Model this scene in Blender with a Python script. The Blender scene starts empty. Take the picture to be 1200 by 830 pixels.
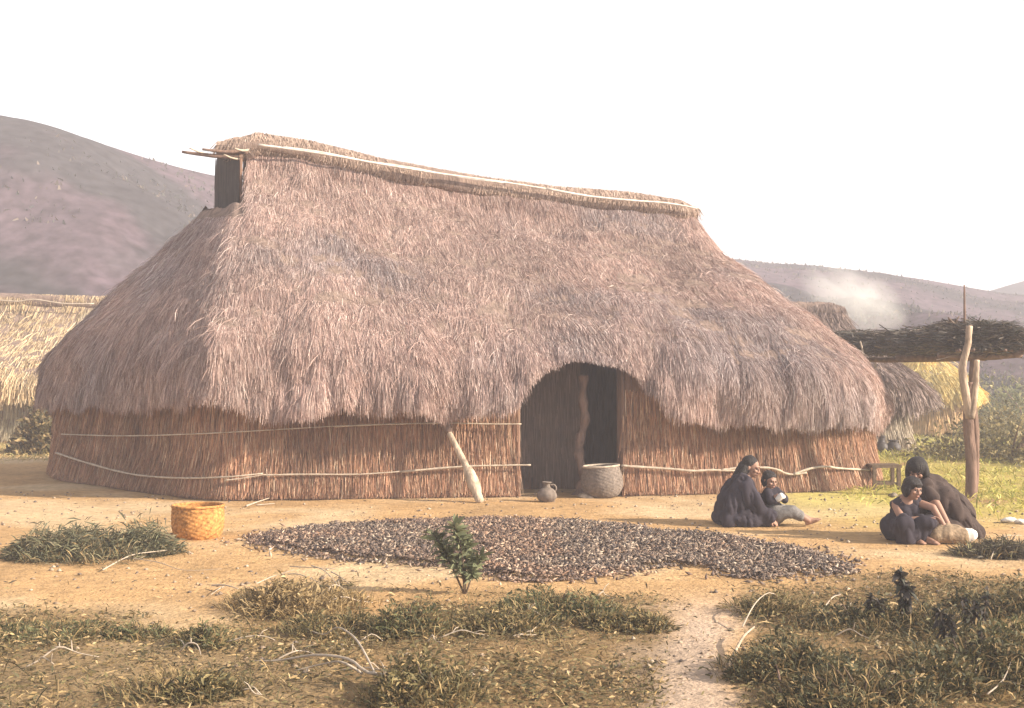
import bpy, math, random
import numpy as np
from mathutils import Vector, Matrix

random.seed(7)
rng = np.random.default_rng(11)
R = math.radians
scene = bpy.context.scene
col = scene.collection

# ------------------------------------------------------------------ camera
F, CX, CY, HOR, CAMH = 1450.0, 600.0, 415.0, 440.0, 1.7
PITCH = math.atan((HOR - CY) / F)
cam_d = bpy.data.cameras.new('camera')
cam_d.sensor_width = 36.0
cam_d.lens = F / 1200.0 * 36.0
cam_d.clip_start = 0.1
cam_d.clip_end = 5000
cam = bpy.data.objects.new('camera', cam_d)
cam.location = (0, 0, CAMH)
cam.rotation_euler = (R(90) + PITCH, 0, 0)
col.objects.link(cam)
scene.camera = cam

# ------------------------------------------------------------------ sky, sun, exposure
SUN_TO = Vector((0.94, -0.31, 0.45)).normalized()
elev = math.asin(SUN_TO.z)
azim = math.atan2(SUN_TO.x, SUN_TO.y)
world = bpy.data.worlds.new('World')
scene.world = world
world.use_nodes = True
wn = world.node_tree.nodes
wl = world.node_tree.links
bg = wn['Background']
sky = wn.new('ShaderNodeTexSky')
sky.sky_type = 'NISHITA'
sky.sun_disc = False
sky.sun_elevation = elev
sky.sun_rotation = azim
sky.air_density = 1.0
sky.dust_density = 1.0
sky.ozone_density = 1.0
hs = wn.new('ShaderNodeHueSaturation')
hs.inputs['Saturation'].default_value = 0.22
wl.new(sky.outputs[0], hs.inputs['Color'])
wl.new(hs.outputs[0], bg.inputs['Color'])
bg.inputs['Strength'].default_value = 0.10
sun_d = bpy.data.lights.new('sun', 'SUN')
sun_d.energy = 5.0
sun_d.angle = R(0.6)
sun_d.color = (1.0, 0.87, 0.70)
sun = bpy.data.objects.new('sun', sun_d)
sun.rotation_euler = (-SUN_TO).to_track_quat('-Z', 'Y').to_euler()
sun.location = (20, -10, 30)
col.objects.link(sun)
scene.view_settings.view_transform = 'Standard'
scene.view_settings.look = 'None'
scene.view_settings.gamma = 1.0
scene.view_settings.use_curve_mapping = False
scene.view_settings.exposure = 1.4
scene.cycles.volume_bounces = 1
scene.cycles.max_bounces = 6
scene.cycles.diffuse_bounces = 3
scene.cycles.volume_step_rate = 2.0
scene.cycles.volume_max_steps = 128

# ------------------------------------------------------------------ helpers: camera maths
cp, sp = math.cos(PITCH), math.sin(PITCH)
def ray(px, py):
    X, Z = (px - CX) / F, (CY - py) / F
    return Vector((X, cp - Z * sp, sp + Z * cp))
def ground_at(px, py, z=0.0):
    d = ray(px, py)
    t = (z - CAMH) / d.z
    return Vector((d.x * t, d.y * t, z))
def at_depth(px, py, Y):
    d = ray(px, py)
    t = Y / d.y
    return Vector((d.x * t, Y, CAMH + d.z * t))
def to_px(x, y, z):
    zc = z - CAMH
    dep = y * cp + zc * sp
    up = -y * sp + zc * cp
    return CX + F * x / dep, CY - F * up / dep

# ------------------------------------------------------------------ helpers: noise
def _hash(i, j, k, seed):
    h = (i.astype(np.int64) * 374761393 + j.astype(np.int64) * 668265263 + k.astype(np.int64) * 2147483647 + seed * 974634777) & 0xFFFFFFFF
    h = ((h ^ (h >> 13)) * 1274126177) & 0xFFFFFFFF
    h = h ^ (h >> 16)
    return (h & 0xFFFFFF) / float(0xFFFFFF)
def noise3(x, y, z, seed=0):
    x, y, z = np.broadcast_arrays(np.asarray(x, float), np.asarray(y, float), np.asarray(z, float))
    i, j, k = np.floor(x), np.floor(y), np.floor(z)
    fx, fy, fz = x - i, y - j, z - k
    fx, fy, fz = [t * t * (3 - 2 * t) for t in (fx, fy, fz)]
    i, j, k = i.astype(np.int64), j.astype(np.int64), k.astype(np.int64)
    o = 0
    for a in (0, 1):
        for b in (0, 1):
            for c in (0, 1):
                w = (fx if a else 1 - fx) * (fy if b else 1 - fy) * (fz if c else 1 - fz)
                o = o + w * _hash(i + a, j + b, k + c, seed)
    return o * 2 - 1
def fbm(x, y, z=0.0, oct=4, seed=0):
    o, a, f = 0, 0.5, 1.0
    for s in range(oct):
        o = o + a * noise3(np.asarray(x) * f, np.asarray(y) * f, np.asarray(z) * f, seed + s * 17)
        a *= 0.5
        f *= 2.03
    return o
def sstep(a, b, x):
    t = np.clip((np.asarray(x, float) - a) / (b - a), 0, 1)
    return t * t * (3 - 2 * t)

# ------------------------------------------------------------------ helpers: materials
def mat(name, color=None, rough=0.9, var=0.25, scale=12.0, bump=0.0, bump_scale=40.0, spec=0.2, stretch=(1, 1, 1), trans=0.0):
    """procedural material; color None takes the mesh colour attribute Col"""
    m = bpy.data.materials.new(name)
    m.use_nodes = True
    n, l = m.node_tree.nodes, m.node_tree.links
    b = n['Principled BSDF']
    b.inputs['Roughness'].default_value = rough
    b.inputs['Specular IOR Level'].default_value = spec
    tc = n.new('ShaderNodeTexCoord')
    mp = n.new('ShaderNodeMapping')
    mp.inputs['Scale'].default_value = stretch
    l.new(tc.outputs['Object'], mp.inputs['Vector'])
    tx = n.new('ShaderNodeTexNoise')
    tx.inputs['Scale'].default_value = scale
    tx.inputs['Detail'].default_value = 6
    l.new(mp.outputs[0], tx.inputs['Vector'])
    mr = n.new('ShaderNodeMapRange')
    mr.inputs['From Min'].default_value = 0.3
    mr.inputs['From Max'].default_value = 0.7
    mr.inputs['To Min'].default_value = 1 - var
    mr.inputs['To Max'].default_value = 1 + var
    l.new(tx.outputs['Fac'], mr.inputs['Value'])
    vm = n.new('ShaderNodeVectorMath')
    vm.operation = 'SCALE'
    if color is None:
        at = n.new('ShaderNodeAttribute')
        at.attribute_name = 'Col'
        l.new(at.outputs['Color'], vm.inputs[0])
    else:
        vm.inputs[0].default_value = color
    l.new(mr.outputs[0], vm.inputs['Scale'])
    l.new(vm.outputs[0], b.inputs['Base Color'])
    if bump:
        bt = n.new('ShaderNodeTexNoise')
        bt.inputs['Scale'].default_value = bump_scale
        bt.inputs['Detail'].default_value = 5
        l.new(mp.outputs[0], bt.inputs['Vector'])
        bm_ = n.new('ShaderNodeBump')
        bm_.inputs['Strength'].default_value = bump
        bm_.inputs['Distance'].default_value = 0.02
        l.new(bt.outputs['Fac'], bm_.inputs['Height'])
        l.new(bm_.outputs[0], b.inputs['Normal'])
    if trans:
        tr = n.new('ShaderNodeBsdfTranslucent')
        mx = n.new('ShaderNodeMixShader')
        mx.inputs[0].default_value = trans
        l.new(vm.outputs[0], tr.inputs['Color'])
        l.new(b.outputs[0], mx.inputs[1])
        l.new(tr.outputs[0], mx.inputs[2])
        l.new(mx.outputs[0], n['Material Output'].inputs['Surface'])
    return m

M = {}
M['straw'] = mat('thatch_straw', None, 0.75, 0.12, 6, spec=0.35, trans=0.15)
M['shell'] = mat('thatch_shell', (0.20, 0.145, 0.12), 0.95, 0.35, 14, bump=0.8, stretch=(1, 1, 0.25))
M['wallshell'] = mat('reed_wall', (0.20, 0.12, 0.085), 0.95, 0.35, 18, bump=0.8, stretch=(1, 1, 0.1))
M['cane'] = mat('peeled_cane', (0.40, 0.33, 0.26), 0.7, 0.25, 18)
M['whitecane'] = mat('bleached_cane', (0.62, 0.56, 0.50), 0.75, 0.25, 10)
M['bark'] = mat('grey_bark', (0.17, 0.11, 0.085), 0.9, 0.4, 16, bump=0.7, stretch=(1, 1, 0.3))
M['palewood'] = mat('pale_wood', (0.42, 0.33, 0.245), 0.8, 0.45, 14, bump=0.6, stretch=(1, 1, 0.3))
M['peeled'] = mat('half_peeled_bark', (0.34, 0.255, 0.19), 0.85, 0.6, 9, bump=0.7, stretch=(1, 1, .35))
M['darkwood'] = mat('dark_wood', (0.12, 0.085, 0.06), 0.85, 0.35, 20, bump=0.4)
M['leaf'] = mat('leaf', None, 0.7, 0.2, 8, spec=0.3, trans=0.25)
M['ground'] = mat('bare_earth', None, 0.95, 0.22, 9, bump=0.9, bump_scale=30, spec=0.1)
M['hill'] = mat('dry_hillside', None, 0.97, 0.5, 1.3, spec=0.0)
M['husk'] = mat('husk', None, 0.7, 0.25, 30, spec=0.3)
M['attr'] = mat('mixed', None, 0.8, 0.2, 20)
M['skin'] = mat('skin', (0.30, 0.17, 0.12), 0.6, 0.10, 12, spec=0.35)
M['hair'] = mat('hair', (0.022, 0.018, 0.018), 0.5, 0.4, 60, bump=0.8, bump_scale=120, stretch=(1, 1, 0.2))
M['black_wool'] = mat('black_wool', (0.034, 0.029, 0.038), 0.95, 0.3, 5, bump=0.25, bump_scale=120)
M['brown_wool'] = mat('brown_wool', (0.056, 0.040, 0.036), 0.95, 0.3, 5, bump=0.25, bump_scale=120)
M['grey_wool'] = mat('grey_wool', (0.16, 0.15, 0.145), 0.95, 0.3, 22, bump=0.5, bump_scale=90)
M['white_cloth'] = mat('white_cloth', (0.7, 0.68, 0.64), 0.9, 0.15, 20)
M['eye'] = mat('eye', (0.02, 0.015, 0.012), 0.3, 0.1, 10, spec=0.5)
M['lip'] = mat('lip', (0.20, 0.09, 0.075), 0.6, 0.1, 10)
M['clay'] = mat('grey_clay', (0.15, 0.12, 0.10), 0.8, 0.35, 14, bump=0.3)
M['darkclay'] = mat('smoked_clay', (0.05, 0.042, 0.042), 0.6, 0.3, 14, spec=0.4)
M['orange_weave'] = mat('orange_weave', (0.40, 0.19, 0.06), 0.8, 0.55, 30, bump=0.3)
M['grey_weave'] = mat('grey_weave', (0.16, 0.13, 0.11), 0.85, 0.4, 26, bump=0.4)
M['brown_weave'] = mat('brown_weave', (0.24, 0.175, 0.115), 0.85, 0.4, 26, bump=0.5)
M['stone'] = mat('pale_stone', (0.62, 0.58, 0.53), 0.9, 0.25, 18, bump=0.5)

# ------------------------------------------------------------------ helpers: meshes and objects
def np_mesh(name, verts, faces, material, cols=None, smooth=False):
    """faces: int array (n,3) or (n,4)"""
    verts = np.ascontiguousarray(verts, dtype=np.float32)
    faces = np.ascontiguousarray(faces, dtype=np.int32)
    me = bpy.data.meshes.new(name)
    k = faces.shape[1]
    me.vertices.add(len(verts))
    me.vertices.foreach_set('co', verts.ravel())
    me.loops.add(faces.size)
    me.loops.foreach_set('vertex_index', faces.ravel())
    me.polygons.add(len(faces))
    me.polygons.foreach_set('loop_start', np.arange(0, faces.size, k, dtype=np.int32))
    me.polygons.foreach_set('loop_total', np.full(len(faces), k, dtype=np.int32))
    if smooth:
        me.polygons.foreach_set('use_smooth', np.ones(len(faces), dtype=bool))
    me.update(calc_edges=True)
    if cols is not None:
        ca = me.color_attributes.new('Col', 'FLOAT_COLOR', 'POINT')
        c4 = np.ones((len(verts), 4), np.float32)
        c4[:, :3] = np.clip(cols, 0, 1)
        ca.data.foreach_set('color', c4.ravel())
    if material:
        me.materials.append(material)
    return me
def put(name, me, parent=None):
    o = bpy.data.objects.new(name, me)
    col.objects.link(o)
    if parent is not None:
        o.parent = parent
        p, loc = parent, Vector((0, 0, 0))
        while p is not None:
            if p.type == 'EMPTY':
                loc = loc + p.location
            p = p.parent
        o.matrix_parent_inverse = Matrix.Translation(-loc) if parent.type == 'EMPTY' else Matrix.Identity(4)
        if parent.type != 'EMPTY':
            o.matrix_parent_inverse = Matrix.Identity(4)
    return o
def tag(o, label=None, cat=None, group=None, kind=None):
    if label: o['label'] = label
    if cat: o['category'] = cat
    if group: o['group'] = group
    if kind: o['kind'] = kind
    return o
def thing(name, label, cat, loc, group=None):
    o = bpy.data.objects.new(name, None)
    o.empty_display_size = 0.2
    o.location = loc
    col.objects.link(o)
    return tag(o, label, cat, group)

class MB:
    """collects shapes into one mesh"""
    def __init__(s):
        s.v, s.f = [], []
    def add(s, v, f):
        b = len(s.v)
        s.v += [tuple(p) for p in v]
        s.f += [tuple(b + i for i in q) for q in f]
        return s
    def tube(s, pts, rad, seg=8, cap=True, wob=0.0):
        pts = [Vector(p) for p in pts]
        n = len(pts)
        if not hasattr(rad, '__len__'):
            rad = [rad] * n
        vs, fs = [], []
        side = None
        for i, p in enumerate(pts):
            t = (pts[min(i + 1, n - 1)] - pts[max(i - 1, 0)]).normalized()
            if side is None:
                side = t.cross(Vector((0, 0, 1)) if abs(t.z) < .9 else Vector((1, 0, 0))).normalized()
            side = (side - t * side.dot(t)).normalized()
            up = t.cross(side)
            for k in range(seg):
                a = 2 * math.pi * k / seg
                r = rad[i] * (1 + wob * (random.random() - .5))
                vs.append(p + side * (math.cos(a) * r) + up * (math.sin(a) * r))
        for i in range(n - 1):
            for k in range(seg):
                a, b = i * seg + k, i * seg + (k + 1) % seg
                fs.append((a, b, b + seg, a + seg))
        if cap:
            fs.append(tuple(range(seg - 1, -1, -1)))
            fs.append(tuple((n - 1) * seg + k for k in range(seg)))
        return s.add(vs, fs)
    def lathe(s, prof, seg=32, center=(0, 0, 0), closed=False):
        vs, fs = [], []
        c = Vector(center)
        for r, z in prof:
            for k in range(seg):
                a = 2 * math.pi * k / seg
                vs.append(c + Vector((r * math.cos(a), r * math.sin(a), z)))
        for i in range(len(prof) - 1):
            for k in range(seg):
                a, b = i * seg + k, i * seg + (k + 1) % seg
                fs.append((a, b, b + seg, a + seg))
        return s.add(vs, fs)
    def box(s, a, b):
        (x0, y0, z0), (x1, y1, z1) = a, b
        v = [(x0, y0, z0), (x1, y0, z0), (x1, y1, z0), (x0, y1, z0), (x0, y0, z1), (x1, y0, z1), (x1, y1, z1), (x0, y1, z1)]
        return s.add(v, [(3, 2, 1, 0), (4, 5, 6, 7), (0, 1, 5, 4), (1, 2, 6, 5), (2, 3, 7, 6), (3, 0, 4, 7)])
    def mesh(s, name, m, smooth=True, xf=None):
        me = bpy.data.meshes.new(name)
        v = s.v if xf is None else [tuple(xf @ Vector(p)) for p in s.v]
        me.from_pydata(v, [], s.f)
        me.polygons.foreach_set('use_smooth', [smooth] * len(me.polygons))
        me.materials.append(m)
        me.update()
        return me
    def build(s, name, m, parent=None, smooth=True, xf=None):
        return put(name, s.mesh(name, m, smooth, xf), parent)

def ribbons(P, side, W, C):
    """P (n,K,3) strand points, side (n,3), W (n,K) half widths, C (n,3): one quad strip a strand"""
    n, K, _ = P.shape
    A = P - side[:, None, :] * W[:, :, None]
    B = P + side[:, None, :] * W[:, :, None]
    V = np.stack([A, B], axis=2).reshape(n * K * 2, 3)
    base = (np.arange(n) * K * 2)[:, None]
    q = []
    for k in range(K - 1):
        q.append(np.concatenate([base + 2 * k, base + 2 * k + 1, base + 2 * k + 3, base + 2 * k + 2], axis=1))
    Fq = np.stack(q, axis=1).reshape(-1, 4)
    return V, Fq, np.repeat(C, K * 2, axis=0)
def norm(a):
    return a / np.maximum(np.linalg.norm(a, axis=-1, keepdims=True), 1e-9)
def palette(n, cols, weights=None, jit=0.15):
    cols = np.array(cols)
    w = None if weights is None else np.array(weights) / sum(weights)
    c = cols[rng.choice(len(cols), n, p=w)]
    return c * (1 + jit * rng.standard_normal((n, 1)))

def smooth_path(pts, sub=6):
    pts = [Vector(p) for p in pts]
    out = []
    n = len(pts)
    for i in range(n - 1):
        p0, p1, p2, p3 = pts[max(i - 1, 0)], pts[i], pts[i + 1], pts[min(i + 2, n - 1)]
        for k in range(sub):
            t = k / sub
            out.append(0.5 * ((2 * p1) + (p2 - p0) * t + (2 * p0 - 5 * p1 + 4 * p2 - p3) * t * t + (3 * p1 - p0 - 3 * p2 + p3) * t ** 3))
    out.append(pts[-1])
    return out

# ------------------------------------------------------------------ ground
def relief(x, y):
    x, y = np.asarray(x, float), np.asarray(y, float)
    near = sstep(90, 30, np.hypot(x, y))
    weed = weed_mask(x, y)
    return near * (0.035 * fbm(x * .55, y * .55, 3.1, 3, 5) + (0.020 + .03 * weed) * fbm(x * 3.1, y * 3.1, 1.7, 3, 9)) - 0.0
def img(x, y):
    """where a ground point shows in the photograph (used to lay out what grows where)"""
    yy = np.maximum(np.asarray(y, float), 2.5)
    return to_px(np.asarray(x, float), yy, 0.0)
def weed_mask(x, y):
    px, py = img(x, y)
    w = fbm(np.asarray(x) * .9, np.asarray(y) * .9, 0.0, 3, 31)
    left = sstep(700, 745, py + 50 * w) * sstep(860, 760, px + 60 * w)
    mid = sstep(690, 715, py + 20 * w) * sstep(430, 480, px + 40 * w) * sstep(800, 740, px + 40 * w)
    mid2 = sstep(672, 690, py + 30 * w) * sstep(255, 300, px) * sstep(430, 400, px + 40 * w) * sstep(760, 715, py)
    right = sstep(668, 700, py + 30 * w) * sstep(850, 905, px + 30 * w + (py - 700) * .05)
    path = sstep(60, 20, np.abs(px - (820 + (py - 760) * -.15))) * sstep(690, 730, py)
    return np.clip(np.maximum.reduce([left, mid, mid2, right]) * (1 - .9 * path), 0, 1)
def gz(x, y):
    return float(relief(x, y))

def growing(lo, hi, step, far, ratio=1.16):
    a = list(np.arange(lo, hi + 1e-6, step))
    s, v = step, hi
    up = []
    while v < far:
        s *= ratio
        v += s
        up.append(v)
    return np.array(a + up)
xs = growing(0, 9.5, .11, 300)
xs = np.concatenate([-xs[::-1], xs[1:]])
ys = growing(5, 22, .11, 380)
ys = np.concatenate([np.array([-40, -20, -10, -5, -1, 1, 2, 3, 4]), ys])
GX, GY = np.meshgrid(xs, ys)
gx, gy = GX.ravel(), GY.ravel()
zz = relief(gx, gy)
wm = weed_mask(gx, gy)
px, py = img(gx, gy)
earth = np.array([0.43, 0.27, 0.13])
pale = np.array([0.49, 0.375, 0.235])
litter = np.array([0.165, 0.112, 0.056])
grass = np.array([0.42, 0.36, 0.10])
red = np.array([0.22, 0.135, 0.115])
n1 = fbm(gx * .45, gy * .45, 2.0, 4, 41)
n2 = fbm(gx * 2.2, gy * 2.2, 5.0, 4, 51)
c = earth[None] * (1 + .22 * n1[:, None] + .22 * n2[:, None])
def mixc(c, k, m):
    m = np.clip(m, 0, 1)[:, None]
    return c * (1 - m) + k[None] * (1 + .25 * n2[:, None]) * m
c = mixc(c, pale, sstep(0.0, .35, n1 + .2 * n2) * .7)
path = sstep(100, 5, np.abs(px - (815 - (py - 760) * .15)) + 90 * n2 + 40 * n1) * sstep(680, 730, py)
c = mixc(c, np.array([.46, .37, .31]), path * .65)
c = mixc(c, litter, wm * (.75 + .4 * n2))
gr = sstep(880, 1010, px + 120 * n1) * sstep(625, 590, py + 25 * n1) * sstep(-.5, .1, n1 + n2 + .35)
c = mixc(c, grass, gr * .85)
c = mixc(c, np.array([.30, .27, .12]), sstep(26, 32, gy) * .8)
c = mixc(c, red, sstep(60, 75, gy))
nx, ny = len(xs), len(ys)
idx = np.arange(nx * ny).reshape(ny, nx)
quads = np.stack([idx[:-1, :-1], idx[:-1, 1:], idx[1:, 1:], idx[1:, :-1]], axis=-1).reshape(-1, 4)
ground = put('ground', np_mesh('ground', np.stack([gx, gy, zz], 1), quads, M['ground'], c, True))
tag(ground, 'sandy orange earth yard trodden bare around the thatched house', 'ground', kind='structure')

# ------------------------------------------------------------------ hills
def hill(name, label, table, r0, dist, pxa, pxb, seed, tone, amp=1.0):
    tp = np.array(table, float)
    aa = np.linspace(pxa, pxb, 320)
    yy = np.interp(aa, tp[:, 0], tp[:, 1])
    yy = np.convolve(np.pad(yy, 4, mode='edge'), np.ones(9) / 9, 'valid')
    rr = np.concatenate([np.linspace(0, 1, 70), [1.1, 1.3, 1.6]])
    A, T = np.meshgrid(aa, rr)
    D = dist(A)
    H = (HOR - np.tile(yy, (len(rr), 1))) / F * D + CAMH
    s = np.where(T <= 1, T ** 1.15 * (1.25 - .25 * T), np.maximum(1 - (T - 1) * 1.2, .2))
    Y = r0 + (D - r0) * T
    X = (A - CX) / F * Y
    Z = H * s + amp * np.minimum(T * 3, 1) * np.where(T <= 1, 1 - T ** 6, 0) * (fbm(X * .06 + Y * .035, Y * .05 - X * .02, 0, 4, seed) * 3.6)
    Z = Z - .6 * (T <= 0)
    n = fbm(X * .02 + .03 * Y, Y * .11 + .09 * X * .6, 1.0, 4, seed + 3).ravel()
    n_ = fbm(X * .3, Y * .15, Z * .3, 3, seed + 8).ravel()
    cc = np.array(tone)[None] * (1 + .35 * n_[:, None])
    dark = np.array([.028, .029, .030])
    m = (sstep(-.05, .16, n + .3 * n_) * .85)[:, None]
    cc = cc * (1 - m) + dark[None] * m
    lay = np.arange(A.size).reshape(A.shape)
    q = np.stack([lay[:-1, :-1], lay[:-1, 1:], lay[1:, 1:], lay[1:, :-1]], -1).reshape(-1, 4)
    o = put(name, np_mesh(name, np.stack([X.ravel(), Y.ravel(), Z.ravel()], 1), q, M['hill'], cc, True))
    tag(o, label, 'hill', kind='structure')
    # scrub standing on the slope
    m_ = 45000
    P3 = np.stack([X, Y, Z], -1)
    ci = (rng.random(m_) ** 1.5 * 69).astype(int)
    vis = np.where((aa > -200) & (aa < 1400))[0]
    cj = rng.choice(vis[:-1], m_)
    f1, f2 = rng.random((m_, 1)), rng.random((m_, 1))
    p = (P3[ci, cj] * (1 - f1) + P3[ci + 1, cj] * f1) * (1 - f2) + (P3[ci, cj + 1] * (1 - f1) + P3[ci + 1, cj + 1] * f1) * f2
    dens = sstep(-.25, .25, fbm(p[:, 0] * .07 + p[:, 1] * .05, p[:, 1] * .1, 0, 3, seed + 3))
    p = p[rng.random(m_) < dens]
    m_ = len(p)
    L = .08 + .2 * rng.random(m_) ** 2
    d = norm(np.array([0, 0, 1.0])[None] + .5 * rng.standard_normal((m_, 3)))
    sd = norm(np.cross(d, rng.standard_normal((m_, 3))))
    V, Fq, CC = ribbons(np.stack([p - d * .05, p + d * L[:, None]], 1), sd, np.stack([L * .45, L * .12], 1), palette(m_, [(.05, .05, .038), (.085, .07, .052), (.13, .10, .075), (.03, .034, .028)], [3, 3, 2, 2], .2))
    tag(put('hill_scrub', np_mesh('hill_scrub', V, Fq, M['leaf'], CC)), 'low scrub dotted over the slope of the ' + name.replace('_', ' '), 'scrub', kind='stuff')
    return o
hill('hill', 'brown grassy hillside with dark scrub rising behind the thatched house',
     [(-1500, 110), (-400, 105), (0, 131), (60, 149), (120, 168), (190, 192), (260, 208), (420, 238), (620, 268), (800, 295), (870, 305), (960, 315), (1080, 325), (1150, 341), (1250, 352), (1500, 350), (2400, 330)],
     44.0, lambda a: 80 + 50 * sstep(0, 1100, a), -1500, 2500, 71, (.074, .053, .064))
hill('far_hill', 'darker far hill beyond the end of the slope',
     [(1000, 400), (1120, 352), (1160, 341), (1200, 329), (1300, 306), (1500, 290), (2500, 300)],
     150.0, lambda a: 175 + 0 * a, 1000, 2500, 91, (.06, .05, .05), .3)

# ------------------------------------------------------------------ thatched houses
def closed_curve(ctrl, n=400):
    c = [Vector(p) for p in ctrl]
    m = len(c)
    d = []
    for i in range(m):
        p0, p1, p2, p3 = c[i - 1], c[i], c[(i + 1) % m], c[(i + 2) % m]
        for k in range(24):
            t = k / 24
            d.append(0.5 * ((2 * p1) + (p2 - p0) * t + (2 * p0 - 5 * p1 + 4 * p2 - p3) * t * t + (3 * p1 - p0 - 3 * p2 + p3) * t ** 3))
    d = np.array([[p.x, p.y] for p in d])
    L = np.concatenate([[0], np.cumsum(np.linalg.norm(np.roll(d, -1, 0) - d, axis=1))])
    dd = np.vstack([d, d[:1]])
    s = np.linspace(0, L[-1], n, endpoint=False)
    return np.stack([np.interp(s, L, dd[:, 0]), np.interp(s, L, dd[:, 1])], 1), L[-1]

HV = np.array([0, .004, .06, .39, .75, .93, 1.0])
ZV = np.array([0, .14, .26, .49, .715, .88, 1.0])
VV = np.linspace(0, 1, len(HV))
_vf = np.linspace(-.2, 1.2, 281)
def _soft(a):
    f = np.interp(_vf, VV, a)
    f = np.where(_vf < 0, a[0] + _vf * (a[1] - a[0]) / VV[1], np.where(_vf > 1, a[-1] + (_vf - 1) * (a[-1] - a[-2]) / VV[1], f))
    k = np.hanning(43)
    return np.interp(np.linspace(0, 1, 201), _vf[21:-21], np.convolve(f, k / k.sum(), 'valid'))
HV, ZV = _soft(HV), _soft(ZV)
HV, ZV = (HV - HV[0]) / (HV[-1] - HV[0]), (ZV - ZV[0]) / (ZV[-1] - ZV[0])
VV = np.linspace(0, 1, len(HV))

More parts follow.
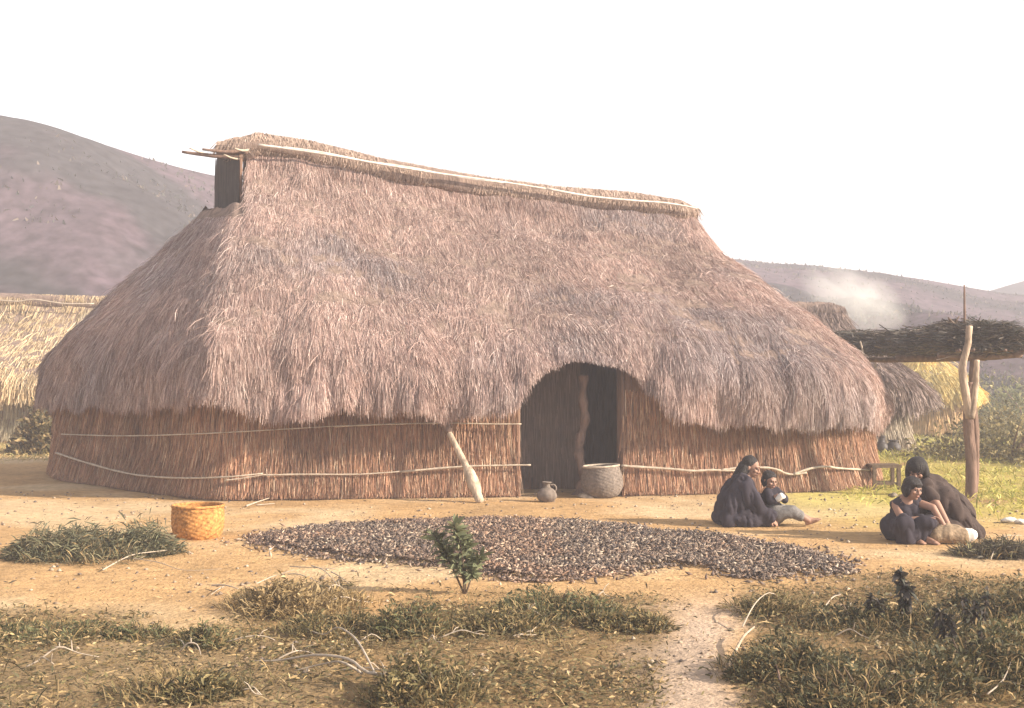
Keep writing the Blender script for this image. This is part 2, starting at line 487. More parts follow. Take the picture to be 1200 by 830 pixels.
class House:
    def __init__(s, ctrl, rl, rr, ridge_z, eave_z, bottom, overhang=.45, seed=0):
        s.O, s.len = closed_curve(ctrl)
        n = len(s.O)
        tan = np.roll(s.O, -1, 0) - np.roll(s.O, 1, 0)
        tan = norm(tan)
        s.N = np.stack([tan[:, 1], -tan[:, 0]], 1)
        ctr = s.O.mean(0)
        if ((s.O - ctr) * s.N).sum() < 0:
            s.N = -s.N
        s.rl, s.rr = np.array(rl, float), np.array(rr, float)
        e = s.rr - s.rl
        t = ((s.O - s.rl) @ e) / (e @ e)
        s.traw = t
        tc = np.clip(t, 0, 1)
        s.tc = tc
        ov = overhang * (np.clip(1 - .62 * sstep(.3, .9, s.N[:, 0]) - .45 * sstep(.3, .9, -s.N[:, 0]), 0, 1) if seed == 100 else np.ones(n))
        s.E = s.O + s.N * ov[:, None]
        s.T = s.rl[None] + tc[:, None] * e[None]
        s.Tz = ridge_z(tc)
        s.ridge_z = ridge_z
        s.eave_z = eave_z
        s.bot = np.array([bottom(*to_px(x, y, eave_z)[:1], y) for x, y in s.E])
        s.n = n
        s.seed = seed
        s.bot = s.bot + .09 * fbm(np.arange(n) / n * s.len * 2.6, 0.2, 0.9, 3, seed + 2) * sstep(1.75, 1.45, s.bot)
        g = np.linspace(0, 1, 200)
        zf = np.interp(g, VV, ZV)
        s.vmin = np.array([np.interp((b - eave_z) / (tz - eave_z), zf, g) for b, tz in zip(s.bot, s.Tz)])
    def at(s, u, v, disp=True):
        """u in loop index units (float), v 0..1 -> position (n,3)"""
        u = np.asarray(u, float) % s.n
        i = np.floor(u).astype(int) % s.n
        j = (i + 1) % s.n
        f = (u - np.floor(u))[:, None]
        E = s.E[i] * (1 - f) + s.E[j] * f
        T = s.T[i] * (1 - f) + s.T[j] * f
        Tz = s.Tz[i] * (1 - f[:, 0]) + s.Tz[j] * f[:, 0]
        N = norm(s.N[i] * (1 - f) + s.N[j] * f)
        h = np.interp(v, VV, HV)
        z = np.interp(v, VV, ZV)
        P = np.empty((len(u), 3))
        P[:, :2] = E * (1 - h[:, None]) + T * h[:, None]
        P[:, 2] = s.eave_z + (Tz - s.eave_z) * z
        if disp:
            w = sstep(1.0, .9, v)
            arc = u / s.n * s.len
            d = .17 * fbm(P[:, 0] * 1.5, P[:, 1] * 1.5, P[:, 2] * 1.2, 3, s.seed)
            low = sstep(.55, .05, v)
            d = d + low * .36 * fbm(arc * 2.6, v * 2.2, 0.3, 3, s.seed + 5)
            d = d * w
            P[:, :2] += N * (d * .8)[:, None]
            P[:, 2] += d * .5
        return P
    def bottom_v(s, u):
        u = np.asarray(u, float) % s.n
        i = np.floor(u).astype(int) % s.n
        f = u - np.floor(u)
        return s.vmin[i] * (1 - f) + s.vmin[(i + 1) % s.n] * f
    def wall(s, u, z, off=0.0):
        u = np.asarray(u, float) % s.n
        i = np.floor(u).astype(int) % s.n
        j = (i + 1) % s.n
        f = (u - np.floor(u))[:, None]
        O = s.O[i] * (1 - f) + s.O[j] * f
        N = norm(s.N[i] * (1 - f) + s.N[j] * f)
        z = np.asarray(z, float) * np.ones(len(u))
        arc = u / s.n * s.len
        bulge = .05 * fbm(arc * 1.6, z * 1.5, 2.0, 3, s.seed + 7) + .10 * sstep(.7, 0, z) + off
        P = np.empty((len(u), 3))
        P[:, :2] = O + N * bulge[:, None]
        P[:, 2] = z
        return P, N
    def under(s):
        """height just below the roof above the wall line"""
        dist_ = np.linalg.norm(s.E - s.T, axis=1)
        hf = np.linalg.norm(s.E - s.O, axis=1) / dist_
        return s.eave_z + (s.Tz - s.eave_z) * np.interp(hf, HV, ZV) - .22
    def pick(s, px, off):
        """loop index where the sight line of column px first meets the wall"""
        d = np.array([(px - CX) / F, 1.0])
        nrm = np.array([d[1], -d[0]])
        O = s.O + s.N * off
        k = O @ nrm
        best = None
        for i in range(s.n):
            j = (i + 1) % s.n
            if k[i] * k[j] <= 0 and k[i] != k[j]:
                f = k[i] / (k[i] - k[j])
                y = O[i, 1] * (1 - f) + O[j, 1] * f
                if best is None or y < best[1]:
                    best = (i + f, y)
        return best
    def wall_pixel(s, px, py, off=.12):
        u, y = s.pick(px, off)
        return at_depth(px, py, y)

    def roof_shell(s, name, parent, vent=None, m=None):
        nv = 26
        us = np.arange(s.n)
        rows = []
        vs = np.linspace(0, 1, nv)
        for k in range(nv):
            v = s.vmin + (1 - s.vmin) * vs[k]
            rows.append(s.at(us, v))
        V = np.concatenate(rows)
        q = []
        lay = np.arange(nv * s.n).reshape(nv, s.n)
        for k in range(nv - 1):
            a = lay[k]
            b = lay[k + 1]
            f = np.stack([a, np.roll(a, -1), np.roll(b, -1), b], 1)
            if vent is not None:
                vm = s.vmin + (1 - s.vmin) * vs[k]
                keep = ~((s.traw < .004) & (vm > vent))
                f = f[keep]
            q.append(f)
        # thick underside: from the eave edge back in to the wall line
        top = s.at(us, np.minimum(s.vmin + .02, 1))
        inn = np.empty_like(top)
        dm = sstep(1.28, 1.6, top[:, 2])
        inn[:, :2] = s.O - s.N * (.12 + 1.0 * dm)[:, None]
        inn[:, 2] = np.maximum(top[:, 2] + .16, 1.2) + .16 * dm
        b0 = len(V)
        V = np.concatenate([V, inn])
        a, b = lay[0], b0 + np.arange(s.n)
        q.append(np.stack([b, np.roll(b, -1), np.roll(a, -1), a], 1))
        return put(name, np_mesh(name, V, np.concatenate(q), m or M['shell'], None, True), parent)

    def thatch(s, name, parent, count, cols, wts, vent=None, length=(.3, .62), width=.0025, fringe=14000, back=.25):
        # area-weighted sampling
        nu, nv = s.n, 40
        gu, gv = np.meshgrid(np.arange(nu), np.linspace(0.02, .985, nv), indexing='ij')
        P = s.at(gu.ravel(), gv.ravel(), False).reshape(nu, nv, 3)
        du = np.linalg.norm(np.roll(P, -1, 0) - P, axis=2)
        dv = np.linalg.norm(np.diff(P, axis=1, append=P[:, -1:]), axis=2)
        ar = (du * np.maximum(dv, 1e-4)).ravel()
        c0 = P.reshape(-1, 3)
        nn = np.repeat(s.N, nv, axis=0)
        facing = (nn * (-c0[:, :2])).sum(1) / np.linalg.norm(c0[:, :2], axis=1)
        ar = ar * np.where(facing > -.35, 1, back)
        ar = ar * (gv.ravel() > s.vmin[gu.ravel()] - .01)
        k = rng.choice(len(ar), count, p=ar / ar.sum())
        u = gu.ravel()[k] + rng.random(count)
        v = gv.ravel()[k] + rng.random(count) * (1 / nv)
        # eave fringe
        fx = np.where((s.N * (-s.E)).sum(1) > -.35 * np.linalg.norm(s.E, axis=1), 1, back)
        uf = rng.choice(s.n, fringe, p=fx / fx.sum()) + rng.random(fringe)
        arcf = uf / s.n * s.len
        vf = s.bottom_v(uf) + rng.random(fringe) ** 1.5 * .10
        u = np.concatenate([u, uf])
        v = np.clip(np.concatenate([v, vf]), 0, .995)
        isf = np.concatenate([np.zeros(count, bool), np.ones(fringe, bool)])
        if vent is not None:
            ti = s.traw[np.floor(u).astype(int) % s.n]
            keep = ~((ti < .004) & (v > vent - .02))
            u, v, isf = u[keep], v[keep], isf[keep]
        n = len(u)
        p = s.at(u, v)
        dn = s.at(u, np.maximum(v - .03, 0)) - s.at(u, v + .003)
        flat = np.linalg.norm(dn, axis=1) < 1e-3
        dn[flat] = (0, 0, -1)
        d = norm(dn)
        i = np.floor(u).astype(int) % s.n
        N2 = s.N[i]
        t = np.stack([-N2[:, 1], N2[:, 0], np.zeros(n)], 1)
        nrm = norm(np.cross(t, d))
        flip = (nrm[:, :2] * N2).sum(1) < 0
        nrm[flip] *= -1
        side = norm(np.cross(d, nrm))
        arc = u / s.n * s.len
        lean = .14 * fbm(arc * .8, v * 4, 0, 3, s.seed + 21) * 2
        ang = lean + .13 * rng.standard_normal(n)
        wild = rng.random(n) < .02
        ang = ang + wild * .6 * rng.standard_normal(n)
        dd = norm(d * np.cos(ang)[:, None] + side * np.sin(ang)[:, None])
        L = length[0] + (length[1] - length[0]) * rng.random(n)
        tuft = fbm(arc * 2.3, 0.0, 0.7, 3, s.seed + 33)
        L = np.where(isf, (.14 + .24 * rng.random(n)) * (1.0 + 1.7 * tuft), L)
        # strands may not reach far below the eave line
        room = np.maximum(v - s.bottom_v(u), 0) * 4.6 + .16
        L = np.minimum(L, np.maximum(room * (.7 + .6 * rng.random(n)), .08))
        L = np.maximum(L, .07)
        lift = (.010 + .03 * rng.random(n) ** 2 + .06 * wild * rng.random(n)) * (L / .5)
        p0 = p + nrm * .004
        p1 = p0 + dd * (L * .5)[:, None] + nrm * lift[:, None]
        d2 = norm(dd + np.array([0, 0, -1.0])[None] * np.where(isf, .8, .25)[:, None])
        p2 = p1 + d2 * (L * .5)[:, None] + nrm * (lift * .5 * rng.random(n))[:, None]
        W = width * (.6 + .8 * rng.random(n))
        roll = .8 * rng.standard_normal(n)
        sd = norm(side * np.cos(roll)[:, None] + nrm * np.sin(roll)[:, None])
        C = palette(n, cols, wts, .16)
        C = C * (1 + .42 * fbm(p[:, 0] * 1.1, p[:, 1] * 1.1, p[:, 2] * .6, 4, s.seed + 40)[:, None])
        gm = sstep(-.1, .35, fbm(p[:, 0] * .55, p[:, 1] * .55, p[:, 2] * .5, 3, s.seed + 44))[:, None]
        C = C * (1 + gm * (np.array([.80, .88, .96])[None] - 1))
        a_ = ~isf & ~wild
        b_ = ~a_
        one = ribbons(np.stack([p0, p2], 1)[a_], sd[a_], np.stack([W, W * .6], 1)[a_], C[a_])
        two = ribbons(np.stack([p0, p1, p2], 1)[b_], sd[b_], np.stack([W, W * 1.1, W * .35], 1)[b_], C[b_])
        V = np.concatenate([one[0], two[0]])
        Fq = np.concatenate([one[1], two[1] + len(one[0])])
        CC = np.concatenate([one[2], two[2]])
        o = put(name, np_mesh(name, V, Fq, M['straw'], CC), parent)
        return tag(o, kind='stuff')

    def wall_shell(s, name, parent, gap=None, top=None):
        us = np.arange(s.n)
        zs = np.linspace(-.06, 1, 12)
        tp = s.under()
        rows = []
        for k in zs:
            P, _ = s.wall(us, np.where(k < 0, k, k * tp))
            rows.append(P)
        inner = []
        for k in (1.0, -.06):
            P, _ = s.wall(us, np.where(k < 0, k, k * tp), -.30)
            inner.append(P)
        V = np.concatenate(rows + inner)
        K = len(zs) + 2
        lay = np.arange(K * s.n).reshape(K, s.n)
        q = []
        keep = np.ones(s.n, bool)
        if gap:
            a, b = gap
            for i in range(s.n):
                keep[i] = not (a <= i < b)
        for k in range(K - 1):
            a, b = lay[k], lay[k + 1]
            q.append(np.stack([a, np.roll(a, -1), np.roll(b, -1), b], 1)[keep])
        q = np.concatenate(q)
        if gap:
            for e in gap:
                e = int(math.ceil(e))
                ring = lay[:, e % s.n]
                for k in range(len(zs) - 1):
                    a_, b_ = ring[k], ring[k + 1]
                    q = np.vstack([q, [[a_, b_, ring[-2], ring[-1]]]]) if k == len(zs) // 2 else q
                q = np.vstack([q, [[ring[0], ring[5], ring[len(zs) - 1], ring[-2]]], [[ring[0], ring[-2], ring[-1], ring[-1]]]]) if False else q
        return put(name, np_mesh(name, V, q, M['wallshell'], None, True), parent)

    def reeds(s, name, parent, count, cols, wts, gap=None, top=1.5, back=.2, width=.0038, band=.55):
        fx = np.where((s.N * (-s.O)).sum(1) > -.35 * np.linalg.norm(s.O, axis=1), 1, back)
        if gap:
            for i in range(s.n):
                if gap[0] <= i < gap[1] - 0:
                    fx[i] = 0
        u = rng.choice(s.n, count, p=fx / fx.sum()) + rng.random(count)
        low = rng.random(count) < .45
        arc = u / s.n * s.len
        z0 = np.where(low, band * (.55 + .5 * rng.random(count)), band + (top - band) * rng.random(count))
        L = np.where(low, z0 - .02 * rng.random(count), np.minimum(.35 + .35 * rng.random(count), z0 - .05))
        L = L * (.75 + .25 * rng.random(count))
        shag = .03 * rng.random(count) ** 2
        p0, N = s.wall(u, z0, .01)
        N3 = np.concatenate([N, np.zeros((count, 1))], 1)
        t = np.stack([-N[:, 1], N[:, 0], np.zeros(count)], 1)
        lean = .07 * rng.standard_normal(count) + .06 * fbm(arc * 1.2, z0, 0, 2, s.seed + 60)
        pm, _ = s.wall(u, z0 - L * .5, .018)
        pe, _ = s.wall(u, np.maximum(z0 - L, 0.0), .022)
        pm = pm + t * (lean * L * .5)[:, None] + N3 * shag[:, None]
        pe = pe + t * (lean * L)[:, None] + N3 * (shag * 2 + .02 * rng.random(count))[:, None]
        W = width * (.6 + .8 * rng.random(count))
        roll = .7 * rng.standard_normal(count)
        sd = norm(t * np.cos(roll)[:, None] + N3 * np.sin(roll)[:, None])
        C = palette(count, cols, wts, .18) * (1 + .6 * fbm(arc * 1.5, z0 * 1.2, .5, 3, s.seed + 70)[:, None])
        V, Fq, CC = ribbons(np.stack([p0, pm, pe], 1), sd, np.stack([W, W, W * .5], 1), C)
        o = put(name, np_mesh(name, V, Fq, M['straw'], CC), parent)
        return tag(o, kind='stuff')

    def ridge_cap(s, name, parent, count, cols, wts, rad=.20, over=(.40, .12), drop=.09):
        """rolled straw along the ridge: shell plus strands draped across it"""
        e2 = s.rr - s.rl
        Lr = np.linalg.norm(e2)
        e = e2 / Lr
        perp = np.array([e[1], -e[0]])
        ts = np.linspace(-over[0] / Lr, 1 + over[1] / Lr, 60)
        seg = 14
        V = []
        for t in ts:
            c2 = s.rl + e2 * t
            z = float(s.ridge_z(np.array([np.clip(t, 0, 1)]))[0]) - drop
            end = min((t - ts[0]) * Lr, (ts[-1] - t) * Lr)
            r = rad * (.55 + .45 * float(sstep(0, .35, end)))
            for k in range(seg):
                a = math.pi * (k / (seg - 1)) * 1.5 - math.pi * .25
                rr = r * (1 + .18 * float(noise3(t * 9, k * .7, 0, s.seed + 3)))
                V.append((c2[0] + perp[0] * rr * math.cos(a), c2[1] + perp[1] * rr * math.cos(a), z + rr * math.sin(a)))
        V = np.array(V)
        lay = np.arange(len(ts) * seg).reshape(len(ts), seg)
        q = np.stack([lay[:-1], np.roll(lay[:-1], -1, 1), np.roll(lay[1:], -1, 1), lay[1:]], -1).reshape(-1, 4)
        caps = [[lay[0, 0], lay[0, k], lay[0, k + 1], lay[0, k + 1]] for k in range(0)]
        sh = put(name, np_mesh(name, V, q, M['shell'], None, True), parent)
        # strands across
        t = rng.random(count) * (ts[-1] - ts[0]) + ts[0]
        a = math.pi * (.5 + (rng.random(count) - .5) * .9)
        sg = np.where(a < math.pi / 2, -1, 1)
        L = .22 + .34 * rng.random(count)
        z = s.ridge_z(np.clip(t, 0, 1)) - drop
        end = np.minimum((t - ts[0]) * Lr, (ts[-1] - t) * Lr)
        r = rad * (.6 + .4 * sstep(0, .35, end))
        along = .22 * rng.standard_normal(count)
        pts = []
        for f in (0, .5, 1):
            aa = a + sg * f * L / rad * .75
            rr_ = r * (1.02 + .10 * rng.random(count))
            tt = t + along * f * L / Lr
            P = np.stack([s.rl[0] + e2[0] * tt + perp[0] * rr_ * np.cos(aa), s.rl[1] + e2[1] * tt + perp[1] * rr_ * np.cos(aa), z + rr_ * np.sin(aa)], 1)
            pts.append(P)
        W = .006 * (.6 + .8 * rng.random(count))
        side = np.tile(np.array([e[0], e[1], 0.0]), (count, 1)) + .3 * rng.standard_normal((count, 3))
        C = palette(count, cols, wts, .15)
        V2, F2, C2 = ribbons(np.stack(pts, 1), norm(side), np.stack([W, W, W * .4], 1), C)
        st = put('ridge_straw', np_mesh('ridge_straw', V2, F2, M['straw'], C2), parent)
        tag(st, kind='stuff')
        return sh

PINK = [(.46, .32, .275), (.335, .225, .20), (.58, .44, .385), (.22, .145, .13), (.68, .55, .49)]
PINKW = [4, 3, 2.6, 1.4, .8]
REED = [(.41, .22, .135), (.29, .15, .095), (.50, .32, .205), (.165, .10, .075), (.55, .42, .30)]
REEDW = [4, 3, 2, 1.6, .8]
YEL = [(.56, .42, .25), (.46, .34, .20), (.66, .53, .35), (.34, .25, .15)]
YELW = [4, 3, 2, 1]
GREYST = [(.24, .18, .16), (.17, .125, .11), (.31, .24, .21)]

# ---- main house
CTRL = [(-3.6, 16.98), (-1.5, 17.15), (1.0, 17.45), (3.2, 17.75), (4.65, 18.2), (5.55, 19.3), (5.95, 21.3), (5.4, 23.2), (4.0, 24.4), (0, 24.1), (-4.4, 23.7), (-6.5, 23.3), (-7.85, 21.9), (-7.3, 20.25), (-6.0, 18.85), (-4.7, 17.5), (-4.2, 17.08)]
RL, RR = (-4.42, 20.2), (3.15, 21.9)
RIDGE_PX = [(270, 166), (300, 156), (360, 165), (450, 187), (560, 207), (650, 219), (740, 226), (812, 238)]
def main_ridge(t):
    t = np.asarray(t, float)
    x = RL[0] + (RR[0] - RL[0]) * t
    y = RL[1] + (RR[1] - RL[1]) * t
    p = CX + F * x / y
    r = np.array(RIDGE_PX, float)
    yy = np.interp(p, r[:, 0], r[:, 1])
    return CAMH + (HOR - yy) / F * y - .10
EAVE_PX = [(0, 462), (60, 465), (150, 466), (230, 458), (300, 470), (350, 474), (450, 470), (520, 477), (560, 472), (590, 470), (604, 462), (616, 444), (632, 430), (655, 420), (680, 415), (708, 416), (730, 420), (752, 428), (768, 446), (780, 470), (792, 482), (850, 482), (950, 484), (1040, 488)]
_ep = np.array(EAVE_PX, float)
def main_bottom(p, y):
    if y > 21.6:
        return 1.15
    yy = np.interp(p, _ep[:, 0], _ep[:, 1])
    return CAMH + (HOR - yy) / F * y
house = thing('thatched_house', 'large pinkish brown thatched house with dark arched doorway and reed walls', 'house', (0, 20.5, 0))
H = House(CTRL, RL, RR, main_ridge, .95, main_bottom, .48, seed=100)
g0, g1 = sorted([H.pick(606, 0)[0], H.pick(727, 0)[0]])
GAP = (int(round(g0)), int(round(g1)))
roof = H.roof_shell('roof', house, vent=.70)
H.thatch('roof_thatch', roof, 540000, PINK, PINKW, vent=.70, fringe=70000, length=(.14, .40))
wall = H.wall_shell('wall', house, GAP)
H.reeds('wall_reeds', wall, 105000, REED, REEDW, GAP)
H.ridge_cap('ridge_cap', roof, 9000, [(.38, .275, .22), (.28, .20, .16), (.48, .37, .30)], [3, 2, 2])

# door jambs: bundled reed ends closing the wall on each side of the doorway
for e in GAP:
    mb = MB()
    P, N = H.wall(np.array([e, e]), np.array([0, 1.5]), -.12)
    for k in range(5):
        q, _ = H.wall(np.array([e, e, e, e]), np.array([-.05, .5, 1.0, float(H.under()[e]) - .05]), .02 - .075 * k)
        mb.tube([tuple(a) for a in q], [.032, .03, .03, .028], 8, wob=.3)
    mb.build('door_jamb', M['wallshell'], wall)

# doorway: screen of reeds set back on the one side, crooked post, threshold
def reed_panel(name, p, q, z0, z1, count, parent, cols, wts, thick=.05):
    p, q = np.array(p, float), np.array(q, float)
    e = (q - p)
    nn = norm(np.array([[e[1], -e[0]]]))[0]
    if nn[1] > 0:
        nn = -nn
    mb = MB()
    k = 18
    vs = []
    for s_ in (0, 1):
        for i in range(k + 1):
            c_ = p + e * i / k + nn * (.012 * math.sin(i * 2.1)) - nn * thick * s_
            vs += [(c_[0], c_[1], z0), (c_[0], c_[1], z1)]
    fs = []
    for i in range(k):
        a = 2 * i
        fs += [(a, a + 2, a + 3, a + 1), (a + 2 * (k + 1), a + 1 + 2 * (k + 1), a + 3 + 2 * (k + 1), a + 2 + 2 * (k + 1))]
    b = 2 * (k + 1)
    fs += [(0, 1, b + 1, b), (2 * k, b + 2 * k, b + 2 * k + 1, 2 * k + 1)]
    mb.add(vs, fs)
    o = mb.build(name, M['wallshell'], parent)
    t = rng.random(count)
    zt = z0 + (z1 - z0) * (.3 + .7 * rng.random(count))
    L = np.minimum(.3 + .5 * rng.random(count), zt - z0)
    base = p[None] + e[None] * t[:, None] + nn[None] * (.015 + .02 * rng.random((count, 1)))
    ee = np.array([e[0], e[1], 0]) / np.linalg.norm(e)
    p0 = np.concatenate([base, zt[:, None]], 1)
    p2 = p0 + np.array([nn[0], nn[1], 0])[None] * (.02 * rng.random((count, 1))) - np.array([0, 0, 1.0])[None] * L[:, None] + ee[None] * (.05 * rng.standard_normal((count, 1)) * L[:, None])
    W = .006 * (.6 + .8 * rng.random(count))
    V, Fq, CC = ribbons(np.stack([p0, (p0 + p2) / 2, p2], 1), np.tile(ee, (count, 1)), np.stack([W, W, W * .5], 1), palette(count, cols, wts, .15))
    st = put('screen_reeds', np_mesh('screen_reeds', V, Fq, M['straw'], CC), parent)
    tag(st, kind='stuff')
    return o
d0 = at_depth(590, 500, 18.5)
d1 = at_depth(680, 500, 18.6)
reed_panel('door_screen', (d0.x, d0.y), (d1.x, d1.y), -.03, 2.1, 3500, house, [(.20, .14, .11), (.14, .10, .08), (.28, .20, .16)], [2, 2, 1])  # reeds coloured darker than the wall: doorway shade put into the colour
d0 = at_depth(716, 500, 17.75)
d1 = at_depth(735, 500, 18.6)
pts = smooth_path([at_depth(676, 588, 17.55), at_depth(682, 573, 17.6), at_depth(684, 556, 17.65), at_depth(679, 535, 17.7), at_depth(680, 515, 17.75), at_depth(686, 492, 17.8), at_depth(683, 470, 17.85), at_depth(684, 440, 17.9)])
n_ = len(pts)
MB().tube(pts, [.135 - .07 * min(i / 10, 1) + .012 * math.sin(i * 1.1) for i in range(n_)], 10, wob=.25).build('door_post', M['bark'], house)

# bent canes tied round the wall
def cane(pxs, r=.014, off=.16, parent=wall, wob=.2, tip=.6):
    pts = smooth_path([H.wall_pixel(a, b, off) for a, b in pxs], 5)
    n = len(pts)
    MB().tube(pts, [r * (1 - (1 - tip) * i / n) * (1 + .2 * math.sin(i * 2.3)) for i in range(n)], 6, wob=wob).build('binding_cane', M['cane'], parent)
cane([(72, 509), (140, 511), (220, 509), (300, 505), (400, 499)], .012)
cane([(392, 500), (450, 497.5), (520, 496), (575, 497), (611, 497)], .014)
cane([(66, 531), (100, 542), (150, 555), (200, 560), (260, 559.5), (308, 555)], .018, .2)
cane([(264, 563), (285, 560.5), (312, 556)], .012, .22)
cane([(306, 557), (360, 556), (420, 556), (480, 552), (555, 547)], .014)
cane([(470, 553), (540, 547), (590, 545.5), (622, 545)], .017, .18)
cane([(728, 546), (760, 548), (790, 550), (812, 552), (835, 551), (862, 552)], .020, .17, tip=.9)
cane([(845, 551), (872, 548), (905, 549), (925, 556), (945, 554)], .018, .17, tip=.9)
cane([(930, 556), (950, 549), (968, 547), (985, 549), (1019, 551)], .020, .17, tip=.8)
# ridge poles and sticks
def front_ridge(px_, py_):
    t = np.clip((px_ - 285) / (815 - 285), 0, 1)
    # solve along ridge for the depth of this column, then step forward to the face of the cap
    best = min(np.linspace(-.05, 1.05, 200), key=lambda k: abs(CX + F * (RL[0] + (RR[0] - RL[0]) * k) / (RL[1] + (RR[1] - RL[1]) * k) - px_))
    Y = RL[1] + (RR[1] - RL[1]) * best - .33
    return at_depth(px_, py_, Y)
for lst, r in (([(303, 170), (350, 176), (400, 184), (450, 193), (520, 204), (600, 215), (650, 223)], .020),
               ([(330, 172), (380, 179), (430, 189), (480, 196), (540, 208), (590, 214)], .013),
               ([(640, 221), (690, 230), (740, 235), (780, 238), (817, 244)], .020)):
    pts = smooth_path([front_ridge(a, b) for a, b in lst], 4)
    MB().tube(pts, [r * (1.1 - .4 * i / len(pts)) for i in range(len(pts))], 7, wob=.25).build('ridge_pole', M['whitecane'], roof)
for a, b, r in (((213, 178), (285, 184), .045), ((237, 175), (290, 178), .04), ((222, 173.5), (250, 182), .022), ((262, 181), (283, 187), .02), ((275, 174), (292, 176), .025)):
    p, q = at_depth(a[0], a[1], 19.75), at_depth(b[0], b[1], 20.0)
    mid = (p + q) / 2 + Vector((0, 0, -.02))
    MB().tube(smooth_path([p, mid, q], 4), [r * .5 + r * .5 * i / 8 for i in range(9)], 7, wob=.25).build('gable_stick', M['bark'] if r > .03 else M['cane'], roof)

# sooty straw closing the smoke hole under the ridge end
g = [(-4.93, 20.62), (-4.40, 19.95)]
reed_panel('smoke_hole_panel', g[0], g[1], 4.25, 5.35, 1400, house, [(.055, .045, .042), (.08, .065, .06), (.04, .035, .034)], [1, 1, 1])
# ---- second house behind on the right, third pale hut, house on the left
def small_house(name, label, ctrl, rl, rr, rz, eave, bottom, over, counts, cols, wts, seed, reedcols=None, reedw=None):
    cx_, cy_ = np.mean(np.array(ctrl), axis=0)
    root = thing(name, label, 'house', (cx_, cy_, 0))
    h = House(ctrl, rl, rr, lambda t: np.interp(t, [0, 1], rz) + 0 * t, eave, bottom, over, seed)
    rf = h.roof_shell('roof', root)
    h.thatch('roof_thatch', rf, counts[0], cols, wts, fringe=counts[1], width=.009)
    wa = h.wall_shell('wall', root)
    h.reeds('wall_reeds', wa, counts[2], reedcols or REED, reedw or REEDW, None, width=.009)
    h.ridge_cap('ridge_cap', rf, counts[3], cols, wts)
    return root, h
right_house, HR = small_house('thatched_house', 'small dark brown thatched house with smoke rising from its roof behind the large house',
    [(4.6, 27.3), (6.6, 27.0), (8.2, 27.2), (9.0, 28.2), (9.0, 30.2), (8.2, 31.4), (6.0, 31.6), (4.2, 31.2), (3.8, 29.4)], (5.6, 29.3), (7.75, 29.3), (3.35, 3.30), .95,
    lambda p, y: 1.15 + .1 * math.sin(p * .07), .5, (26000, 5000, 9000, 1500), GREYST, [3, 2, 1], 300, [(.36, .30, .23), (.26, .20, .15), (.46, .40, .31)], [3, 2, 2])
left_house, HL = small_house('thatched_house', 'sunlit straw yellow thatched house half hidden beyond the large house',
    [(-21, 31.5), (-16, 31.2), (-11.5, 31.2), (-9.0, 32.0), (-8.4, 34.0), (-9.2, 36), (-12, 37), (-17, 37.2), (-21, 37), (-22.5, 34.2)], (-20.5, 34.1), (-10.6, 34.0), (4.0, 3.75), .95,
    lambda p, y: 1.2, .5, (30000, 5000, 8000, 2500), YEL, YELW, 400, [(.36, .30, .20), (.26, .22, .14), (.46, .40, .28)], [3, 2, 2])
pts = smooth_path([at_depth(a, b, 33.5) for a, b in ((-60, 349), (0, 352), (22, 353.5), (40, 351), (75, 356), (110, 356))], 4)
MB().tube(pts, .022, 6, wob=.3).build('ridge_pole', M['cane'], left_house)
hut, HH = small_house('straw_hut', 'low straw yellow hut in full sun beyond the brush shelter',
    [(10.8, 35.2), (11.5, 34.6), (12.4, 34.6), (13.0, 35.2), (13.1, 36.1), (12.5, 36.8), (11.4, 36.9), (10.7, 36.2)], (11.7, 35.7), (12.1, 35.7), (2.6, 2.55), .95,
    lambda p, y: 1.2, .3, (9000, 2500, 4500, 600), [(.78, .56, .22), (.70, .48, .17), (.84, .66, .32)], [2, 1, 1], 500, [(.62, .44, .24), (.5, .34, .18)], [1, 1])

# ------------------------------------------------------------------ brush shelter on a forked post
def G(px_, py_):
    p = ground_at(px_, py_)
    return Vector((p.x, p.y, gz(p.x, p.y)))
post_base = G(1138, 583)
PY = post_base.y
post = thing('forked_post', 'tall forked bark post with pale peeled tops standing before the brush shelter', 'post', post_base)
tr = MB()
tp = smooth_path([post_base + Vector((0, 0, -.1)), at_depth(1138, 540, PY), at_depth(1135, 500, PY), at_depth(1135, 468, PY), at_depth(1136, 448, PY)], 5)
tr.tube(tp, [.078 - .012 * i / len(tp) for i in range(len(tp))], 12, wob=.14)
tr.build('trunk', M['bark'], post)
p = smooth_path([at_depth(1136, 490, PY - .02), at_depth(1132, 462, PY - .03), at_depth(1129, 445, PY - .02), at_depth(1128, 428, PY), at_depth(1134, 405, PY), at_depth(1136, 382, PY + .02)], 5)
MB().tube(p, [.066 - .026 * i / len(p) for i in range(len(p))], 10, wob=.18).build('branch', M['peeled'], post)
p = smooth_path([at_depth(1137, 490, PY - .03), at_depth(1142, 462, PY - .04), at_depth(1144, 437, PY - .02), at_depth(1145, 422, PY)], 5)
MB().tube(p, [.058 - .026 * i / len(p) for i in range(len(p))], 9, wob=.18).build('branch', M['peeled'], post)
p = smooth_path([at_depth(1141, 583, PY + .12), at_depth(1144, 545, PY + .1), at_depth(1143, 505, PY + .08), at_depth(1140, 470, PY + .05)], 4)
MB().tube(p, [.05 - .02 * i / len(p) for i in range(len(p))], 8, wob=.2).build('brace', M['bark'], post)

